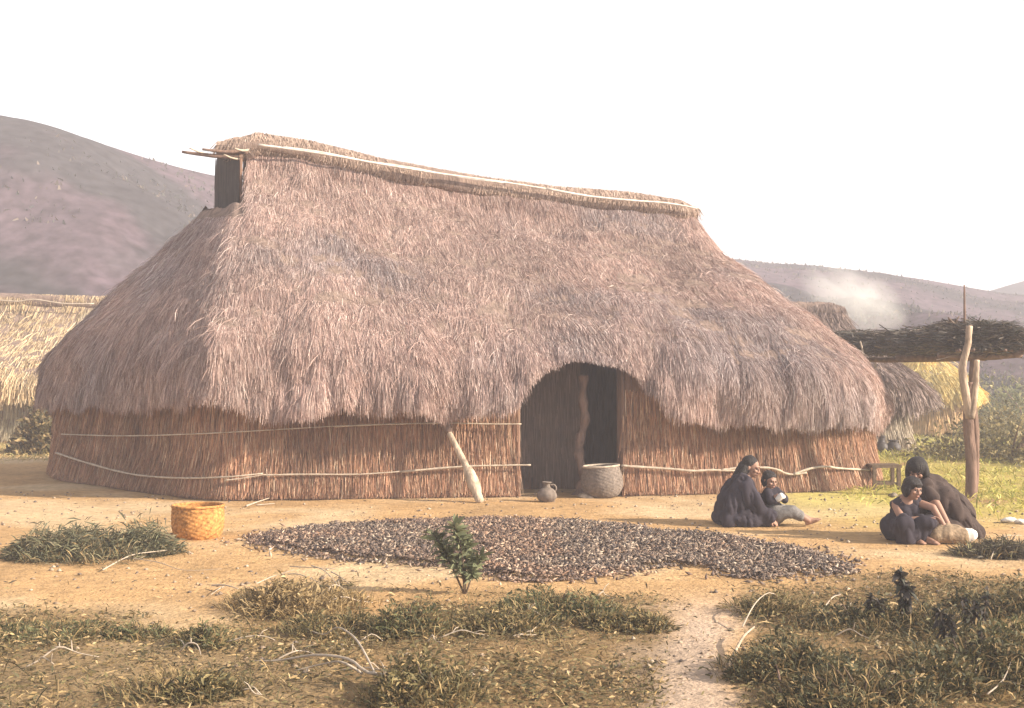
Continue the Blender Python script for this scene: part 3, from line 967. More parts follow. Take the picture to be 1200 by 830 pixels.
shelter = thing('brush_shelter', 'flat shelter roof of dark piled brush laid on poles beside the large house', 'shelter', (7.3, 22.0, 0))
ztop = 2.02
def sh_left(y):
    return np.where(np.asarray(y) < 22.4, 6.95, 6.95 - 1.5 * sstep(22.4, 23.6, y))
def sh_right(y):
    return 8.0 + (np.asarray(y) - 19.6) * .25
for Y in (19.75, 21.9, 24.0):
    a, b = float(sh_left(Y)) - .15, float(sh_right(Y)) + .1
    p = smooth_path([(a, Y, ztop), ((a + b) / 2, Y, ztop - .02), (b, Y, ztop + .01)], 5)
    MB().tube(p, [.05] * len(p), 8, wob=.2).build('beam', M['bark'], shelter)
    for x in ((7.36,) if Y < 20 else (a + .25, b - .25)):
        q = smooth_path([(x, Y, -.1), (x + random.uniform(-.05, .05), Y, .8), (x + random.uniform(-.05, .05), Y, 1.5), (x, Y, ztop + .03)], 4)
        if Y < 20 or Y > 23:
            MB().tube(q, [.055 - .0015 * i for i in range(len(q))], 8, wob=.2).build('rear_post', M['bark'], shelter)
for k in range(8):
    x = 7.0 + k * .17 + random.uniform(-.04, .04)
    MB().tube(smooth_path([(x, 19.4 + random.uniform(-.2, .1), ztop + .07), (x + .2 + random.uniform(-.1, .1), 22, ztop + .08), (x + .5 + random.uniform(-.2, .2), 24.2 + random.uniform(0, .3), ztop + .07)], 4), [.028] * 9, 6, wob=.3).build('rafter', M['bark'], shelter)
for x1, x2, z1 in ():
    MB().tube(smooth_path([(x1, 17.05, z1), ((x1 + x2) / 2, 18.6, z1 - .04), (x2, 20.4, ztop + .14)], 4), [.034] * 9, 7, wob=.25).build('front_pole', M['bark'], shelter)
n = 20000
by = 19.45 + 4.7 * rng.random(n) ** 1.3
bl, br = sh_left(by), sh_right(by)
tt_ = rng.random(n)
bx = bl + (br - bl) * tt_
edge = np.clip(np.minimum(tt_, 1 - tt_) * 6, 0, 1)
bz = ztop + .08 + (.42 * rng.random(n)) * (.5 + .5 * edge) + .06 * fbm(bx * 2, by * 2, 0, 2, 3)
ang = rng.normal(0, .5, n) + np.where(rng.random(n) < .25, math.pi / 2, 0)
L = .25 + .5 * rng.random(n)
d = np.stack([np.cos(ang), np.sin(ang), .16 * rng.standard_normal(n)], 1)
P0 = np.stack([bx, by, bz], 1) - d * L[:, None] / 2
P2 = P0 + d * L[:, None]
P1 = (P0 + P2) / 2 + .03 * rng.standard_normal((n, 3))
side = norm(np.cross(d, np.stack([.6 * rng.standard_normal(n), .6 * rng.standard_normal(n), np.ones(n)], 1)))
W = .009 * (.5 + rng.random(n))
V, Fq, CC = ribbons(np.stack([P0, P1, P2], 1), side, np.stack([W, W * 1.2, W * .4], 1), palette(n, [(.075, .065, .055), (.12, .10, .08), (.05, .055, .045), (.20, .155, .12)], [4, 3, 3, 1.5], .2))
tag(put('brush', np_mesh('brush', V, Fq, M['straw'], CC), shelter), kind='stuff')
for a, b, Y in (((1008, 400), (1012, 428), 22.6), ((1026, 425), (1020, 452), 22.5)):
    MB().tube(smooth_path([at_depth(b[0], b[1] + 6, Y), (at_depth(a[0], a[1], Y) + at_depth(b[0], b[1], Y)) / 2 + Vector((.02, 0, 0)), at_depth(a[0], a[1], Y)], 4), [.022 - .001 * i for i in range(9)], 6, wob=.2).build('upright_stick', M['cane'], shelter)
pole = MB().tube(smooth_path([at_depth(1131, 418, 19.6), at_depth(1130.5, 375, 19.6), at_depth(1130, 334, 19.6)], 5), [.030 - .0018 * i for i in range(11)], 7, wob=.15).build('thin_pole', M['bark'], None)
tag(pole, 'thin dark upright pole stuck in the brush roof beside the forked post', 'pole')
twig = MB()
twig.tube(smooth_path([at_depth(1128, 388, 19.6), at_depth(1118, 380, 19.6), at_depth(1111, 372, 19.6)], 3), [.035, .032, .03, .026, .02, .016, .012], 6, wob=.3)
twig.tube([at_depth(1120, 382, 19.6), at_depth(1121, 375, 19.6), at_depth(1124, 371, 19.6)], [.02, .015, .01], 6)
twig.tube([at_depth(1116, 378, 19.6), at_depth(1111, 378, 19.6)], [.018, .01], 6)
tag(twig.build('antler_twig', M['darkwood']), 'short dark branched twig jutting from the brush roof', 'twig')

# ------------------------------------------------------------------ woven and clay vessels
def vessel(name, label, cat, base, prof, m, coils=0, coil_amp=.006, stakes=0, tilt=(0, 0), rim=None, rim_m=None, part='body', wall=.014, seg=48):
    root = thing(name, label, cat, base)
    pr = [Vector((r, z)) for r, z in prof]
    sm = smooth_path([Vector((r, z, 0)) for r, z in prof], 14)
    out = [(max(p.x, .001), p.y) for p in sm]
    inn = [(max(r - wall, .001), z + (wall if i == 0 else 0)) for i, (r, z) in enumerate(out)][::-1]
    xf = Matrix.Translation(base) @ Matrix.Rotation(tilt[1], 4, 'Y') @ Matrix.Rotation(tilt[0], 4, 'X')
    mb = MB()
    if coils:
        H0 = out[-1][1]
        def disp(r, z, k):
            ph = z / H0 * coils * math.pi
            w = math.sin(ph) * (1 if (k // 2) % 2 == 0 else -1)
            return r + coil_amp * w
        dense = []
        zs = [p[1] for p in out]
        rs = [p[0] for p in out]
        N = coils * 4
        L = np.concatenate([[0], np.cumsum(np.hypot(np.diff(rs), np.diff(zs)))])
        q = np.linspace(0, L[-1], N)
        dense = list(zip(np.interp(q, L, rs), np.interp(q, L, zs)))
        vs, fs = [], []
        S = 64
        for r, z in dense:
            for k in range(S):
                a = 2 * math.pi * k / S
                rr = disp(r, z, k) if r > .05 else r
                vs.append((rr * math.cos(a), rr * math.sin(a), z))
        for i in range(len(dense) - 1):
            for k in range(S):
                a, b = i * S + k, i * S + (k + 1) % S
                fs.append((a, b, b + S, a + S))
        mb.add(vs, fs)
        mb.lathe(inn, 64)
    else:
        mb.lathe(out + inn, seg)
    mb.build(part, m, root, True, xf)
    r, z = out[-1]
    rp = [(r * math.cos(a), r * math.sin(a), z) for a in np.linspace(0, 2 * math.pi, 41)]
    MB().tube(rp, wall * 1.1, 8, cap=False, wob=.25 if coils else 0).build('rim', rim_m or m, root, True, xf)
    return root
b = G(226, 634)
vessel('woven_basket', 'round orange woven basket standing on bare earth near cut weeds', 'basket', b + Vector((0, .2, -.01)), [(0, 0), (.17, .0), (.23, .03), (.262, .12), (.268, .24), (.262, .345)], M['orange_weave'], coils=16, coil_amp=.006)
b = G(708, 586)
vessel('grey_basket', 'large round grey woven basket standing at the doorway', 'basket', b + Vector((0, .25, -.01)), [(0, .0), (.15, .0), (.235, .05), (.288, .16), (.285, .27), (.262, .37), (.25, .44)], M['grey_weave'], coils=20, coil_amp=.006, tilt=(0, -.06), rim_m=M['cane'])
b = G(641, 590)
jug = vessel('clay_jug', 'small grey clay jug with narrow neck on the ground before the doorway', 'jug', b + Vector((0, .1, -.005)), [(0, 0), (.07, 0), (.125, .05), (.135, .10), (.10, .165), (.052, .20), (.042, .235), (.055, .265)], M['clay'], wall=.010)
hp = [b + Vector((.045, .1, .225)), b + Vector((.10, .1, .225)), b + Vector((.125, .1, .18)), b + Vector((.105, .1, .14))]
MB().tube(smooth_path(hp, 5), .013, 8).build('handle', M['clay'], jug)
# shallow wooden dish lying by the grey basket
b = G(691, 584)
vessel('wooden_dish', 'shallow pale wooden dish lying upturned beside the grey basket', 'dish', b + Vector((-.02, -.02, .005)), [(.15, 0), (.125, .03), (.07, .05), (.002, .056)], M['palewood'], tilt=(.05, .12), wall=.004, seg=32)
for (px_, py_, s_, lab) in ((1033, 531, 1.0, 'taller dark clay pot leaning against the wall of the small thatched house'), (1047, 531, .95, 'round dark clay pot in the sun beside the small thatched house')):
    b = ground_at(px_, py_ + 1)
    pr = [(0, 0), (.08, 0), (.135, .06), (.15, .12), (.12, .2), (.075, .25), (.07, .34), (.085, .36)] if s_ == 1.0 else [(0, 0), (.09, 0), (.15, .07), (.155, .14), (.11, .22), (.08, .25), (.095, .28)]
    vessel('clay_pot', lab, 'pot', b + Vector((0, 0, gz(b.x, b.y) - .005)), pr, M['darkclay'], wall=.012)

# carved pounding pole leaning on the wall
ba = G(563, 591)
top = H.wall_pixel(519, 487, .22)
ax = [ba + (top - ba) * t for t in np.linspace(0, 1, 30)]
root = thing('carved_pole', 'pale carved wooden pole with thick foot leaning against the reed wall', 'pole', ba)
def rad_at(t):
    return float(np.interp(t, [0, .02, .06, .10, .13, .18, .26, .34, .38, .40, .70, .80], [.04, .055, .06, .058, .075, .085, .084, .076, .06, .047, .040, .038]))
ts_ = np.linspace(0, .80, 40)
MB().tube([ba + (top - ba) * t + Vector((0.02 * math.sin(t * 5), 0, 0)) for t in ts_], [rad_at(t) for t in ts_], 14, wob=.06).build('shaft', M['palewood'], root)
ts2 = np.linspace(.79, 1.0, 9)
MB().tube([ba + (top - ba) * t + Vector((0.02 * math.sin(t * 5), 0, 0)) for t in ts2], [.048, .055, .058, .057, .052, .046, .038, .03, .02], 10, wob=.2).build('bark_end', M['bark'], root)

# low stool
sb = G(1039, 574)
st = thing('wooden_stool', 'small dark wooden stool with open legs beside the end of the large house', 'stool', sb)
w, dd_, hh = .36, .30, .36
for sx in (-1, 1):
    for sy in (-1, 1):
        x, y = sb.x + sx * w / 2, sb.y + .15 + sy * dd_ / 2
        MB().box((x - .025, y - .025, sb.z - .02), (x + .025, y + .025, sb.z + hh - .03)).build('leg', M['darkwood'], st, False)
MB().box((sb.x - w / 2 - .04, sb.y + .15 - dd_ / 2 - .03, sb.z + hh - .03), (sb.x + w / 2 + .04, sb.y + .15 + dd_ / 2 + .03, sb.z + hh + .015)).build('seat', M['darkwood'], st, False)
for sy in (-1, 1):
    y = sb.y + .15 + sy * (dd_ / 2)
    MB().box((sb.x - w / 2 + .025, y - .016, sb.z + .08), (sb.x + w / 2 - .025, y + .016, sb.z + .115)).build('stretcher', M['darkwood'], st, False)
b = G(1048, 585)

# ------------------------------------------------------------------ stones and litter
def stone(px_, py_, size, label, name='stone', m=None, flat=.5):
    b = G(px_, py_)
    V, Fc = [], []
    S, T = 10, 7
    sd = random.randint(0, 999)
    for i in range(T + 1):
        th = math.pi * i / T
        for k in range(S):
            a = 2 * math.pi * k / S
            r = size * .75 * (1 + .55 * float(noise3(math.cos(a) * 1.5, math.sin(a) * 1.5, th, sd)))
            V.append((b.x + r * math.sin(th) * math.cos(a), b.y + r * .8 * math.sin(th) * math.sin(a), b.z + size * flat * .6 + r * flat * math.cos(th)))
    for i in range(T):
        for k in range(S):
            Fc.append((i * S + k, i * S + (k + 1) % S, (i + 1) * S + (k + 1) % S, (i + 1) * S + k))
    o = MB().add(V, Fc).build(name, m or M['stone'])
    return tag(o, label, 'stone')
stone(1046, 584, .09, 'small grey stone on the ground below the wooden stool', m=M['clay'])
stone(1184, 612, .13, 'larger white stone beside the low mound of cut straw', flat=.35)
stone(1197, 614, .10, 'smaller white stone at the end of the low mound of cut straw', flat=.4)

# ------------------------------------------------------------------ spread of drying husks
HP = [(286, 636), (320, 626), (380, 617), (460, 612), (560, 609), (680, 611), (735, 617), (770, 625), (850, 631), (930, 642), (975, 652), (1002, 662), (992, 672), (940, 674), (900, 680), (868, 676), (838, 667), (790, 662), (745, 670), (690, 680), (640, 683), (590, 678), (540, 666), (460, 660), (400, 656), (345, 648), (305, 642)]
gp = np.array([[ground_at(a, b).x, ground_at(a, b).y] for a, b in HP])
def inside(poly, x, y):
    r = np.zeros(len(x), bool)
    j = len(poly) - 1
    for i in range(len(poly)):
        xi, yi = poly[i]
        xj, yj = poly[j]
        c_ = ((yi > y) != (yj > y)) & (x < (xj - xi) * (y - yi) / (yj - yi + 1e-12) + xi)
        r ^= c_
        j = i
    return r
n = 52000
hx = gp[:, 0].min() - .15 + (np.ptp(gp[:, 0]) + .3) * rng.random(n)
hy = gp[:, 1].min() - .15 + (np.ptp(gp[:, 1]) + .3) * rng.random(n)
jx = hx + .16 * rng.standard_normal(n) * (rng.random(n) < .3) + .10 * fbm(hx * 3, hy * 3, 0, 2, 8)
jy = hy + .16 * rng.standard_normal(n) * (rng.random(n) < .3) + .10 * fbm(hx * 3, hy * 3, 4, 2, 8)
k = inside(gp, jx, jy)
hx, hy = hx[k], hy[k]
n = len(hx)
core = inside(gp * .94 + gp.mean(0) * .06, hx, hy)
hz = relief(hx, hy) + np.where(core, .032, .008) * rng.random(n) + np.where(core, .02, 0) * (.5 + fbm(hx * 1.4, hy * 1.4, 0, 2, 4))
L = .014 + .045 * rng.random(n) ** 1.4
wd = .006 + .014 * rng.random(n)
yaw = rng.random(n) * 2 * math.pi
ptc = .45 * rng.standard_normal(n)
ax_ = np.stack([np.cos(yaw) * np.cos(ptc), np.sin(yaw) * np.cos(ptc), np.sin(ptc)], 1)
sd_ = norm(np.cross(ax_, np.stack([.5 * rng.standard_normal(n), .5 * rng.standard_normal(n), np.ones(n)], 1)))
up_ = np.cross(sd_, ax_)
ctr = np.stack([hx, hy, hz + .012], 1)
verts = np.stack([ctr - ax_ * L[:, None], ctr - sd_ * wd[:, None], ctr + up_ * (wd * .8)[:, None], ctr + sd_ * wd[:, None], ctr - up_ * (wd * .6)[:, None], ctr + ax_ * L[:, None] + up_ * (wd * .6)[:, None]], 1)
ft = np.array([[0, 1, 2], [0, 2, 3], [0, 3, 4], [0, 4, 1], [5, 2, 1], [5, 3, 2], [5, 4, 3], [5, 1, 4]])
Fh = (np.arange(n)[:, None, None] * 6 + ft[None]).reshape(-1, 3)
hc = palette(n, [(.095, .070, .058), (.15, .108, .085), (.20, .130, .09), (.075, .06, .056), (.27, .205, .155), (.40, .32, .245)], [4, 4, 2, 3, 2.4, 1.6], .2)
hpx, hpy = img(hx, hy)
rd = (sstep(.1, .4, fbm(hx * .8, hy * .8, 0, 2, 77) + .25 * sstep(720, 560, hpx)) * .6)[:, None]
hc = hc * (1 - rd) + (hc * np.array([1.2, 1.02, .92])[None]) * rd
husks = put('drying_husks', np_mesh('drying_husks', verts.reshape(-1, 3), Fh, M['husk'], np.repeat(hc, 6, axis=0)))
tag(husks, 'broad spread of dark brown husks drying on the ground before the house', 'husks', kind='stuff')

# ------------------------------------------------------------------ plants
def leaf_cloud(base, n, rx, ry, h, leaf, cols, wts, up=.5, shape='mound', seed=0, wl=.45, spiky=0.0):
    """n leaf-sized faces spread through a plant's volume -> V, F, C"""
    a = rng.random(n) * 2 * math.pi
    r = np.sqrt(rng.random(n))
    lump = 1 + .35 * noise3(np.cos(a) * 2.2, np.sin(a) * 2.2, seed * 1.7, seed)
    x, y = np.cos(a) * r * rx * lump, np.sin(a) * r * ry * lump
    if shape == 'mound':
        hh_ = h * (1 - r ** 1.8) * lump * (.75 + .5 * rng.random(n))
        z = hh_ * rng.random(n) ** .6
    else:
        z = h * rng.random(n)
        x, y = x * (.35 + .65 * np.sin(math.pi * np.clip(z / h * .8 + .15, 0, 1))), y * (.35 + .65 * np.sin(math.pi * np.clip(z / h * .8 + .15, 0, 1)))
    p = np.stack([base[0] + x, base[1] + y, base[2] + z], 1)
    out = norm(np.stack([x / rx, y / ry, np.zeros(n)], 1) + .5 * rng.standard_normal((n, 3)) * [1, 1, .4])
    d = norm(out * (1 - up) + np.array([0, 0, 1.0])[None] * up + .35 * rng.standard_normal((n, 3)))
    L = leaf * (.5 + rng.random(n))
    side = norm(np.cross(d, rng.standard_normal((n, 3))))
    bend = np.array([0, 0, -1.0])[None] * (L * .2)[:, None]
    W = L * wl * .5
    C = palette(n, cols, wts, .2)
    return ribbons(np.stack([p, p + d * (L * .5)[:, None], p + d * L[:, None] + bend], 1), side, np.stack([W * .35, W, W * .1], 1), C)
def join(parts):
    V, Fq, C, b = [], [], [], 0
    for v, f, c_ in parts:
        V.append(v); Fq.append(f + b); C.append(c_); b += len(v)
    return np.concatenate(V), np.concatenate(Fq), np.concatenate(C)
GREEN = [(.105, .11, .05), (.145, .14, .065), (.07, .076, .038), (.20, .17, .08)]
OLIVE = [(.15, .125, .055), (.105, .092, .043), (.21, .165, .075), (.07, .066, .036)]
DRY = [(.34, .24, .115), (.25, .175, .085), (.44, .33, .18), (.16, .12, .06)]
def plant(name, label, px_, py_, wpx, hpx, n, leaf, cols, wts=None, up=.5, shape='mound', stems=5, wl=.45, cat='plant', group=None, depth=.8):
    b = G(px_, py_)
    sc = b.y / F
    rx, h = wpx * sc / 2, hpx * sc
    root = thing(name, label, cat, b, group)
    parts = []
    K = 7
    for k in range(K):
        a, rr = random.random() * 6.28, random.random() ** .5 * .75
        x, y = b.x + math.cos(a) * rr * rx, b.y + math.sin(a) * rr * rx * depth
        q = random.uniform(.35, .6)
        parts.append(leaf_cloud((x, y, gz(x, y)), n // K, rx * q, rx * q * depth, h * random.uniform(.45, 1.05) * (1 - .3 * rr), leaf * random.uniform(.8, 1.2), cols, [w_ * random.uniform(.4, 1.6) for w_ in (wts or [1] * len(cols))], up, shape, random.randint(0, 999), wl))
    parts.append(leaf_cloud((b.x, b.y, b.z), n // 5, rx * 1.05, rx * 1.05 * depth, h * .5, leaf * (2.2 if leaf < .06 else 1.1), list(cols) + DRY[:2], [3] * len(cols) + [1.5, 1.5], .6, 'mound', 5, .07))
    V, Fq, C = join(parts)
    put('foliage', np_mesh('foliage', V, Fq, M['leaf'], C), root)
    for k in range(stems):
        a = random.random() * 6.28
        rr = random.uniform(.1, .75)
        tip = b + Vector((math.cos(a) * rr * rx, math.sin(a) * rr * rx * depth, h * random.uniform(.55, .9) * (1 - rr * .5)))
        mid = b + (tip - b) * .5 + Vector((0, 0, h * .08))
        MB().tube(smooth_path([b + Vector((0, 0, -.02)), mid, tip], 3), [.008, .007, .0065, .006, .005, .004, .003], 5).build('stem', M['darkwood'], root)
    return root
plant('cut_weeds', 'grey green heap of cut weeds lying left of the orange basket', 112, 650, 165, 46, 11000, .10, [(.13, .13, .075), (.18, .165, .095), (.09, .09, .055), (.28, .23, .14)], [4, 3, 3, 1.5], .2, 'mound', 8, .11, 'weeds', depth=.9)
# tall leafy weed in front of the husks
b = G(545, 697)
root = thing('leafy_weed', 'dark green upright leafy weed standing before the husks', 'plant', b)
parts = []
for (tx, ty, nl) in ((506, 624, 70), (532, 614, 110), (547, 632, 85), (564, 652, 60), (518, 642, 70), (536, 660, 60), (556, 672, 40)):
    tipp = at_depth(tx, ty, b.y + random.uniform(-.08, .08))
    mid = b + (tipp - b) * .5 + Vector((random.uniform(-.02, .02), 0, .03))
    path_ = smooth_path([b + Vector((0, 0, -.02)), mid, tipp], 4)
    MB().tube(path_, [.009 - .0007 * i for i in range(len(path_))], 6).build('stem', M['darkwood'], root)
    t = rng.random(nl) ** .7
    P = np.array([list(b.lerp(mid, q * 2)) if q < .5 else list(mid.lerp(tipp, q * 2 - 1)) for q in (.42 + .58 * t)])
    d = norm(rng.standard_normal((nl, 3)) * [1, 1, .5] + [0, 0, .5])
    L = .06 + .07 * rng.random(nl)
    side = norm(np.cross(d, rng.standard_normal((nl, 3))))
    W = L * .14
    parts.append(ribbons(np.stack([P, P + d * (L * .5)[:, None], P + d * L[:, None] - [0, 0, .012]], 1), side, np.stack([W * .4, W, W * .15], 1), palette(nl, [(.17, .185, .10), (.23, .23, .13), (.12, .13, .07)], [3, 2, 2], .2)))
V, Fq, C = join(parts)
put('foliage', np_mesh('foliage', V, Fq, M['leaf'], C), root)

GW = 'low weeds growing across the front of the yard'
DARK = [(.11, .10, .05), (.075, .075, .04), (.15, .13, .065), (.05, .052, .032)]
low = [  # px, py(base), width, height, n, leaf, palette, label
    (480, 745, 75, 55, 1500, .05, GREEN, 'narrow dark green weed standing left of the leafy weed'),
    (655, 722, 120, 40, 2600, .05, GREEN, 'wide low dark green weed below the right half of the husks'),
    (590, 735, 110, 32, 2000, .05, OLIVE, 'low olive weed clump between two dark green weeds'),
    (735, 735, 80, 30, 1400, .05, OLIVE, 'low olive weed bordering the pale path'),
    (350, 715, 130, 38, 2600, .055, DRY, 'dry grey brush heap lying before the left end of the husks'),
    (395, 742, 110, 26, 1800, .05, OLIVE, 'flat olive weed mat below the dry brush heap'),
    (165, 745, 60, 18, 900, .045, GREEN, 'small flat green weed on earth below the cut weeds'),
    (60, 742, 110, 14, 1000, .045, GREEN, 'long flat green weed strip at the edge of the litter'),
    (240, 758, 50, 36, 800, .05, GREEN, 'small upright green weed between litter and dry brush'),
    (500, 820, 110, 60, 2600, .05, OLIVE, 'big olive weed mound behind the forked dry branch'),
    (215, 812, 120, 34, 2000, .05, OLIVE, 'broad low olive weed in the brown litter'),
    (930, 790, 130, 70, 3600, .05, DARK, 'big tangled olive weed beside the white stick'),
    (1010, 830, 150, 70, 3800, .05, DARK, 'dense dark weed clump among the dark stalks'),
    (1130, 800, 170, 80, 4200, .055, DARK, 'tall tangled weed behind the bright green tuft'),
    (1090, 740, 120, 45, 2600, .05, DARK, 'weed clump around the foot of the dark stalks'),
    (1000, 735, 110, 40, 2400, .05, DARK, 'low olive weed left of the black leaved stalk'),
    (1180, 725, 110, 55, 2600, .05, DARK, 'olive weed behind the twisted dark stalks'),
    (905, 715, 80, 26, 1500, .05, OLIVE, 'small weed at the right tip of the husks'),
    (1190, 760, 90, 60, 2200, .05, GREEN, 'dark green weed beside the tangled tall weed'),
]
for (a, b_, w_, h_, n_, lf, cs, lab) in low:
    plant('low_weed', lab, a, b_, w_ * 1.25, h_ * .9, n_ * 2, lf * .72, list(cs) + DRY[:2], [4, 3, 2, 2, 1.6, 1.6], .45, 'mound', 5, .3, 'weed', GW)
plant('green_tuft', 'bright yellow green tuft of fresh leaves among dark weeds', 1125, 792, 52, 34, 700, .045, [(.22, .30, .06), (.30, .36, .09), (.15, .22, .05)], [2, 1, 1], .5, 'mound', 3, .35, 'tuft')
# dark withered stalks in the weeds on the right
def stalk(label, base, tips, n, leaf=.07, cols=((.055, .048, .045), (.085, .07, .055), (.06, .062, .045))):
    b = G(*base)
    root = thing('withered_stalk', label, 'stalk', b, 'dark withered stalks among the weeds')
    parts = []
    for (tx, ty) in tips:
        tipp = at_depth(tx, ty, b.y + random.uniform(-.05, .05))
        mid = b.lerp(tipp, .5) + Vector((random.uniform(-.02, .02), 0, 0))
        pp = smooth_path([b + Vector((0, 0, -.02)), mid, tipp], 4)
        MB().tube(pp, [.010 - .0007 * i for i in range(len(pp))], 6).build('stem', M['darkwood'], root)
        t = .35 + .65 * rng.random(n)
        P = np.array([list(b.lerp(mid, q * 2)) if q < .5 else list(mid.lerp(tipp, q * 2 - 1)) for q in t])
        d = norm(rng.standard_normal((n, 3)) * [.6, .6, .6] + [0, 0, .1])
        L = leaf * (.5 + .7 * rng.random(n))
        side = norm(np.cross(d, rng.standard_normal((n, 3))))
        W = L * .25
        parts.append(ribbons(np.stack([P, P + d * (L * .5)[:, None], P + d * L[:, None] - [0, 0, .02]], 1), side, np.stack([W * .4, W, W * .2], 1), palette(n, list(cols), None, .2)))
    V, Fq, C = join(parts)
    put('foliage', np_mesh('foliage', V, Fq, M['leaf'], C), root)
stalk('black leaved withered stalk standing alone above the weeds', (1062, 735), [(1055, 670), (1064, 690)], 90, .075)
stalk('short withered stalk with pale leaf left of the black leaved stalk', (1020, 735), [(1022, 700), (1030, 706)], 60, .06)
stalk('forked dark stalks curling upward behind the bright green tuft', (1148, 745), [(1126, 700), (1142, 705), (1158, 690)], 45, .05)
stalk('twisted tall dark stalk to the side of the bright green tuft', (1150, 790), [(1150, 740), (1143, 750)], 60, .06)
stalk('dark bushy stalk leaning behind the bright green tuft', (1110, 760), [(1101, 716), (1112, 722)], 70, .06)

# ------------------------------------------------------------------ sticks
def stick(label, pxs, r=.012, m=None, branches=(), lift=.015, name='dry_branch'):
    g = [G(a, b) + Vector((0, 0, lift + (c_[0] if (c_ := rest) else 0))) for a, b, *rest in pxs]
    o = MB()
    g = [q + Vector((random.uniform(-.012, .012), random.uniform(-.02, .02), random.uniform(0, .012))) for q in g]
    pp = smooth_path(g, 3)
    r *= .6
    o.tube(pp, [r * (1.15 - .75 * i / len(pp)) for i in range(len(pp))], 7, wob=.2)
    for br in branches:
        gb = [G(a, b) + Vector((0, 0, lift + (rest[0] if rest else 0))) for a, b, *rest in br]
        pp = smooth_path(gb, 5)
        o.tube(pp, [r * .8 * (1.0 - .7 * i / len(pp)) for i in range(len(pp))], 6, wob=.2)
    return tag(o.build(name, m or M['cane']), label, 'branch')
stick('long forked dry branch arching over the weeds at the front', [(472, 804, .03), (430, 809, .05), (405, 800, .08), (370, 790, .08), (330, 785, .03), (300, 783, .01)], .016, None, [[(440, 808, .05), (424, 795, .14), (412, 782, .16), (395, 770, .14), (378, 760, .06), (350, 738, .01)], [(425, 808, .05), (400, 806, .10), (378, 797, .06), (345, 795, .02)]])
stick('white peeled stick lying at the edge of the pale path', [(852, 786), (862, 772, .02), (872, 762, .05), (884, 752, .08)], .018, M['palewood'])
stick('pale double stick lying in the weeds beyond the white stick', [(966, 730, .04), (985, 724, .05), (998, 718, .06)], .014, None, [[(962, 722, .03), (975, 712, .06), (985, 709, .07)]])
stick('long thin pale stalk bent over the weeds above the white stick', [(870, 740, .02), (885, 728, .12), (900, 718, .12), (915, 712, .04)], .008)
stick('thin dry twig curving through the front weeds beside the path', [(916, 828, .02), (913, 805, .05), (903, 785, .08), (896, 765, .05)], .010, M['bark'])
stick('long pale stalk lying flat beside the path at the front', [(905, 824), (950, 822), (1000, 822, .02), (1040, 823)], .010)
stick('bundle of pale twigs on the dry brush heap', [(250, 690), (265, 694, .03), (278, 698, .02)], .012, None, [[(262, 690), (256, 696, .02), (247, 701)], [(310, 698, .08), (330, 702, .10), (350, 706, .05)], [(330, 690, .10), (350, 696, .13), (376, 705, .10)], [(365, 680, .10), (380, 690, .12), (395, 706, .10)], [(388, 688, .10), (398, 694, .10), (410, 702, .08)], [(300, 696, .07), (320, 690, .09), (345, 688, .12)], [(340, 676, .08), (362, 682, .10), (392, 684, .1)]])
stick('long bent dry stalk on the earth between cut weeds and husks', [(120, 668), (150, 658, .03), (175, 655, .04), (205, 650, .02)], .010, None, [[(150, 659, .03), (185, 662, .02), (215, 668), (260, 668)], [(165, 656), (195, 646, .02), (225, 652)]])
stick('short pale broken stick at the foot of the reed wall', [(288, 593), (300, 590, .01), (318, 586, .02)], .02, None, [[(300, 591), (322, 590)]])
stick('curved green stalk lying over the low mound of cut straw', [(1160, 658), (1170, 648, .10), (1180, 644, .12), (1198, 641, .1)], .008)
stick('thin curved twig standing among the dark weeds', [(1142, 822), (1143, 805, .10), (1148, 798, .16)], .006)
stick('pale thin twig slanting through the dark weeds at the front', [(1155, 825, .03), (1172, 816, .08), (1186, 802, .12)], .007, None, [[(1110, 815, .03), (1122, 806, .06), (1132, 803, .06)]])

# thin dry twigs dropped about the front weeds
for k in range(26):
    for _ in range(40):
        a, b_ = random.uniform(20, 1180), random.uniform(700, 822)
        q = ground_at(a, b_)
        if float(weed_mask(np.array([q.x]), np.array([q.y]))[0]) > .4:
            break
    L = random.uniform(.12, .4)
    an = random.uniform(-.7, .7)
    pts = []
    for t in (0, .35, .7, 1):
        x, y = q.x + math.cos(an) * L * (t - .5) + random.uniform(-.02, .02), q.y + math.sin(an) * L * (t - .5) + random.uniform(-.02, .02)
        pts.append(Vector((x, y, gz(x, y) + .02 + .07 * math.sin(t * 3.1) * random.random())))
    mb = MB()
    pp = smooth_path(pts, 3)
    mb.tube(pp, [.0055 * (1.1 - .7 * i / len(pp)) for i in range(len(pp))], 5, wob=.3)
    for j in range(random.randint(1, 3)):
        s0 = pp[random.randint(2, len(pp) - 2)]
        e0 = s0 + Vector((random.uniform(-.08, .08), random.uniform(-.08, .08), random.uniform(.01, .06)))
        mb.tube([s0, s0.lerp(e0, .5) + Vector((0, 0, .01)), e0], [.004, .003, .0015], 5)
    tag(mb.build('dry_twig', M['cane']), 'thin pale dry twig lying among the weeds at the front of the yard', 'twig', 'thin dry twigs among the front weeds')

# low mound of cut straw on the right
plant('straw_mound', 'low dark mound of cut straw beside the seated group', 1172, 650, 100, 20, 4500, .10, [(.10, .085, .06), (.14, .12, .075), (.07, .06, .045), (.22, .20, .10)], [3, 3, 3, 1], .15, 'mound', 3, .10, 'straw', depth=.7)

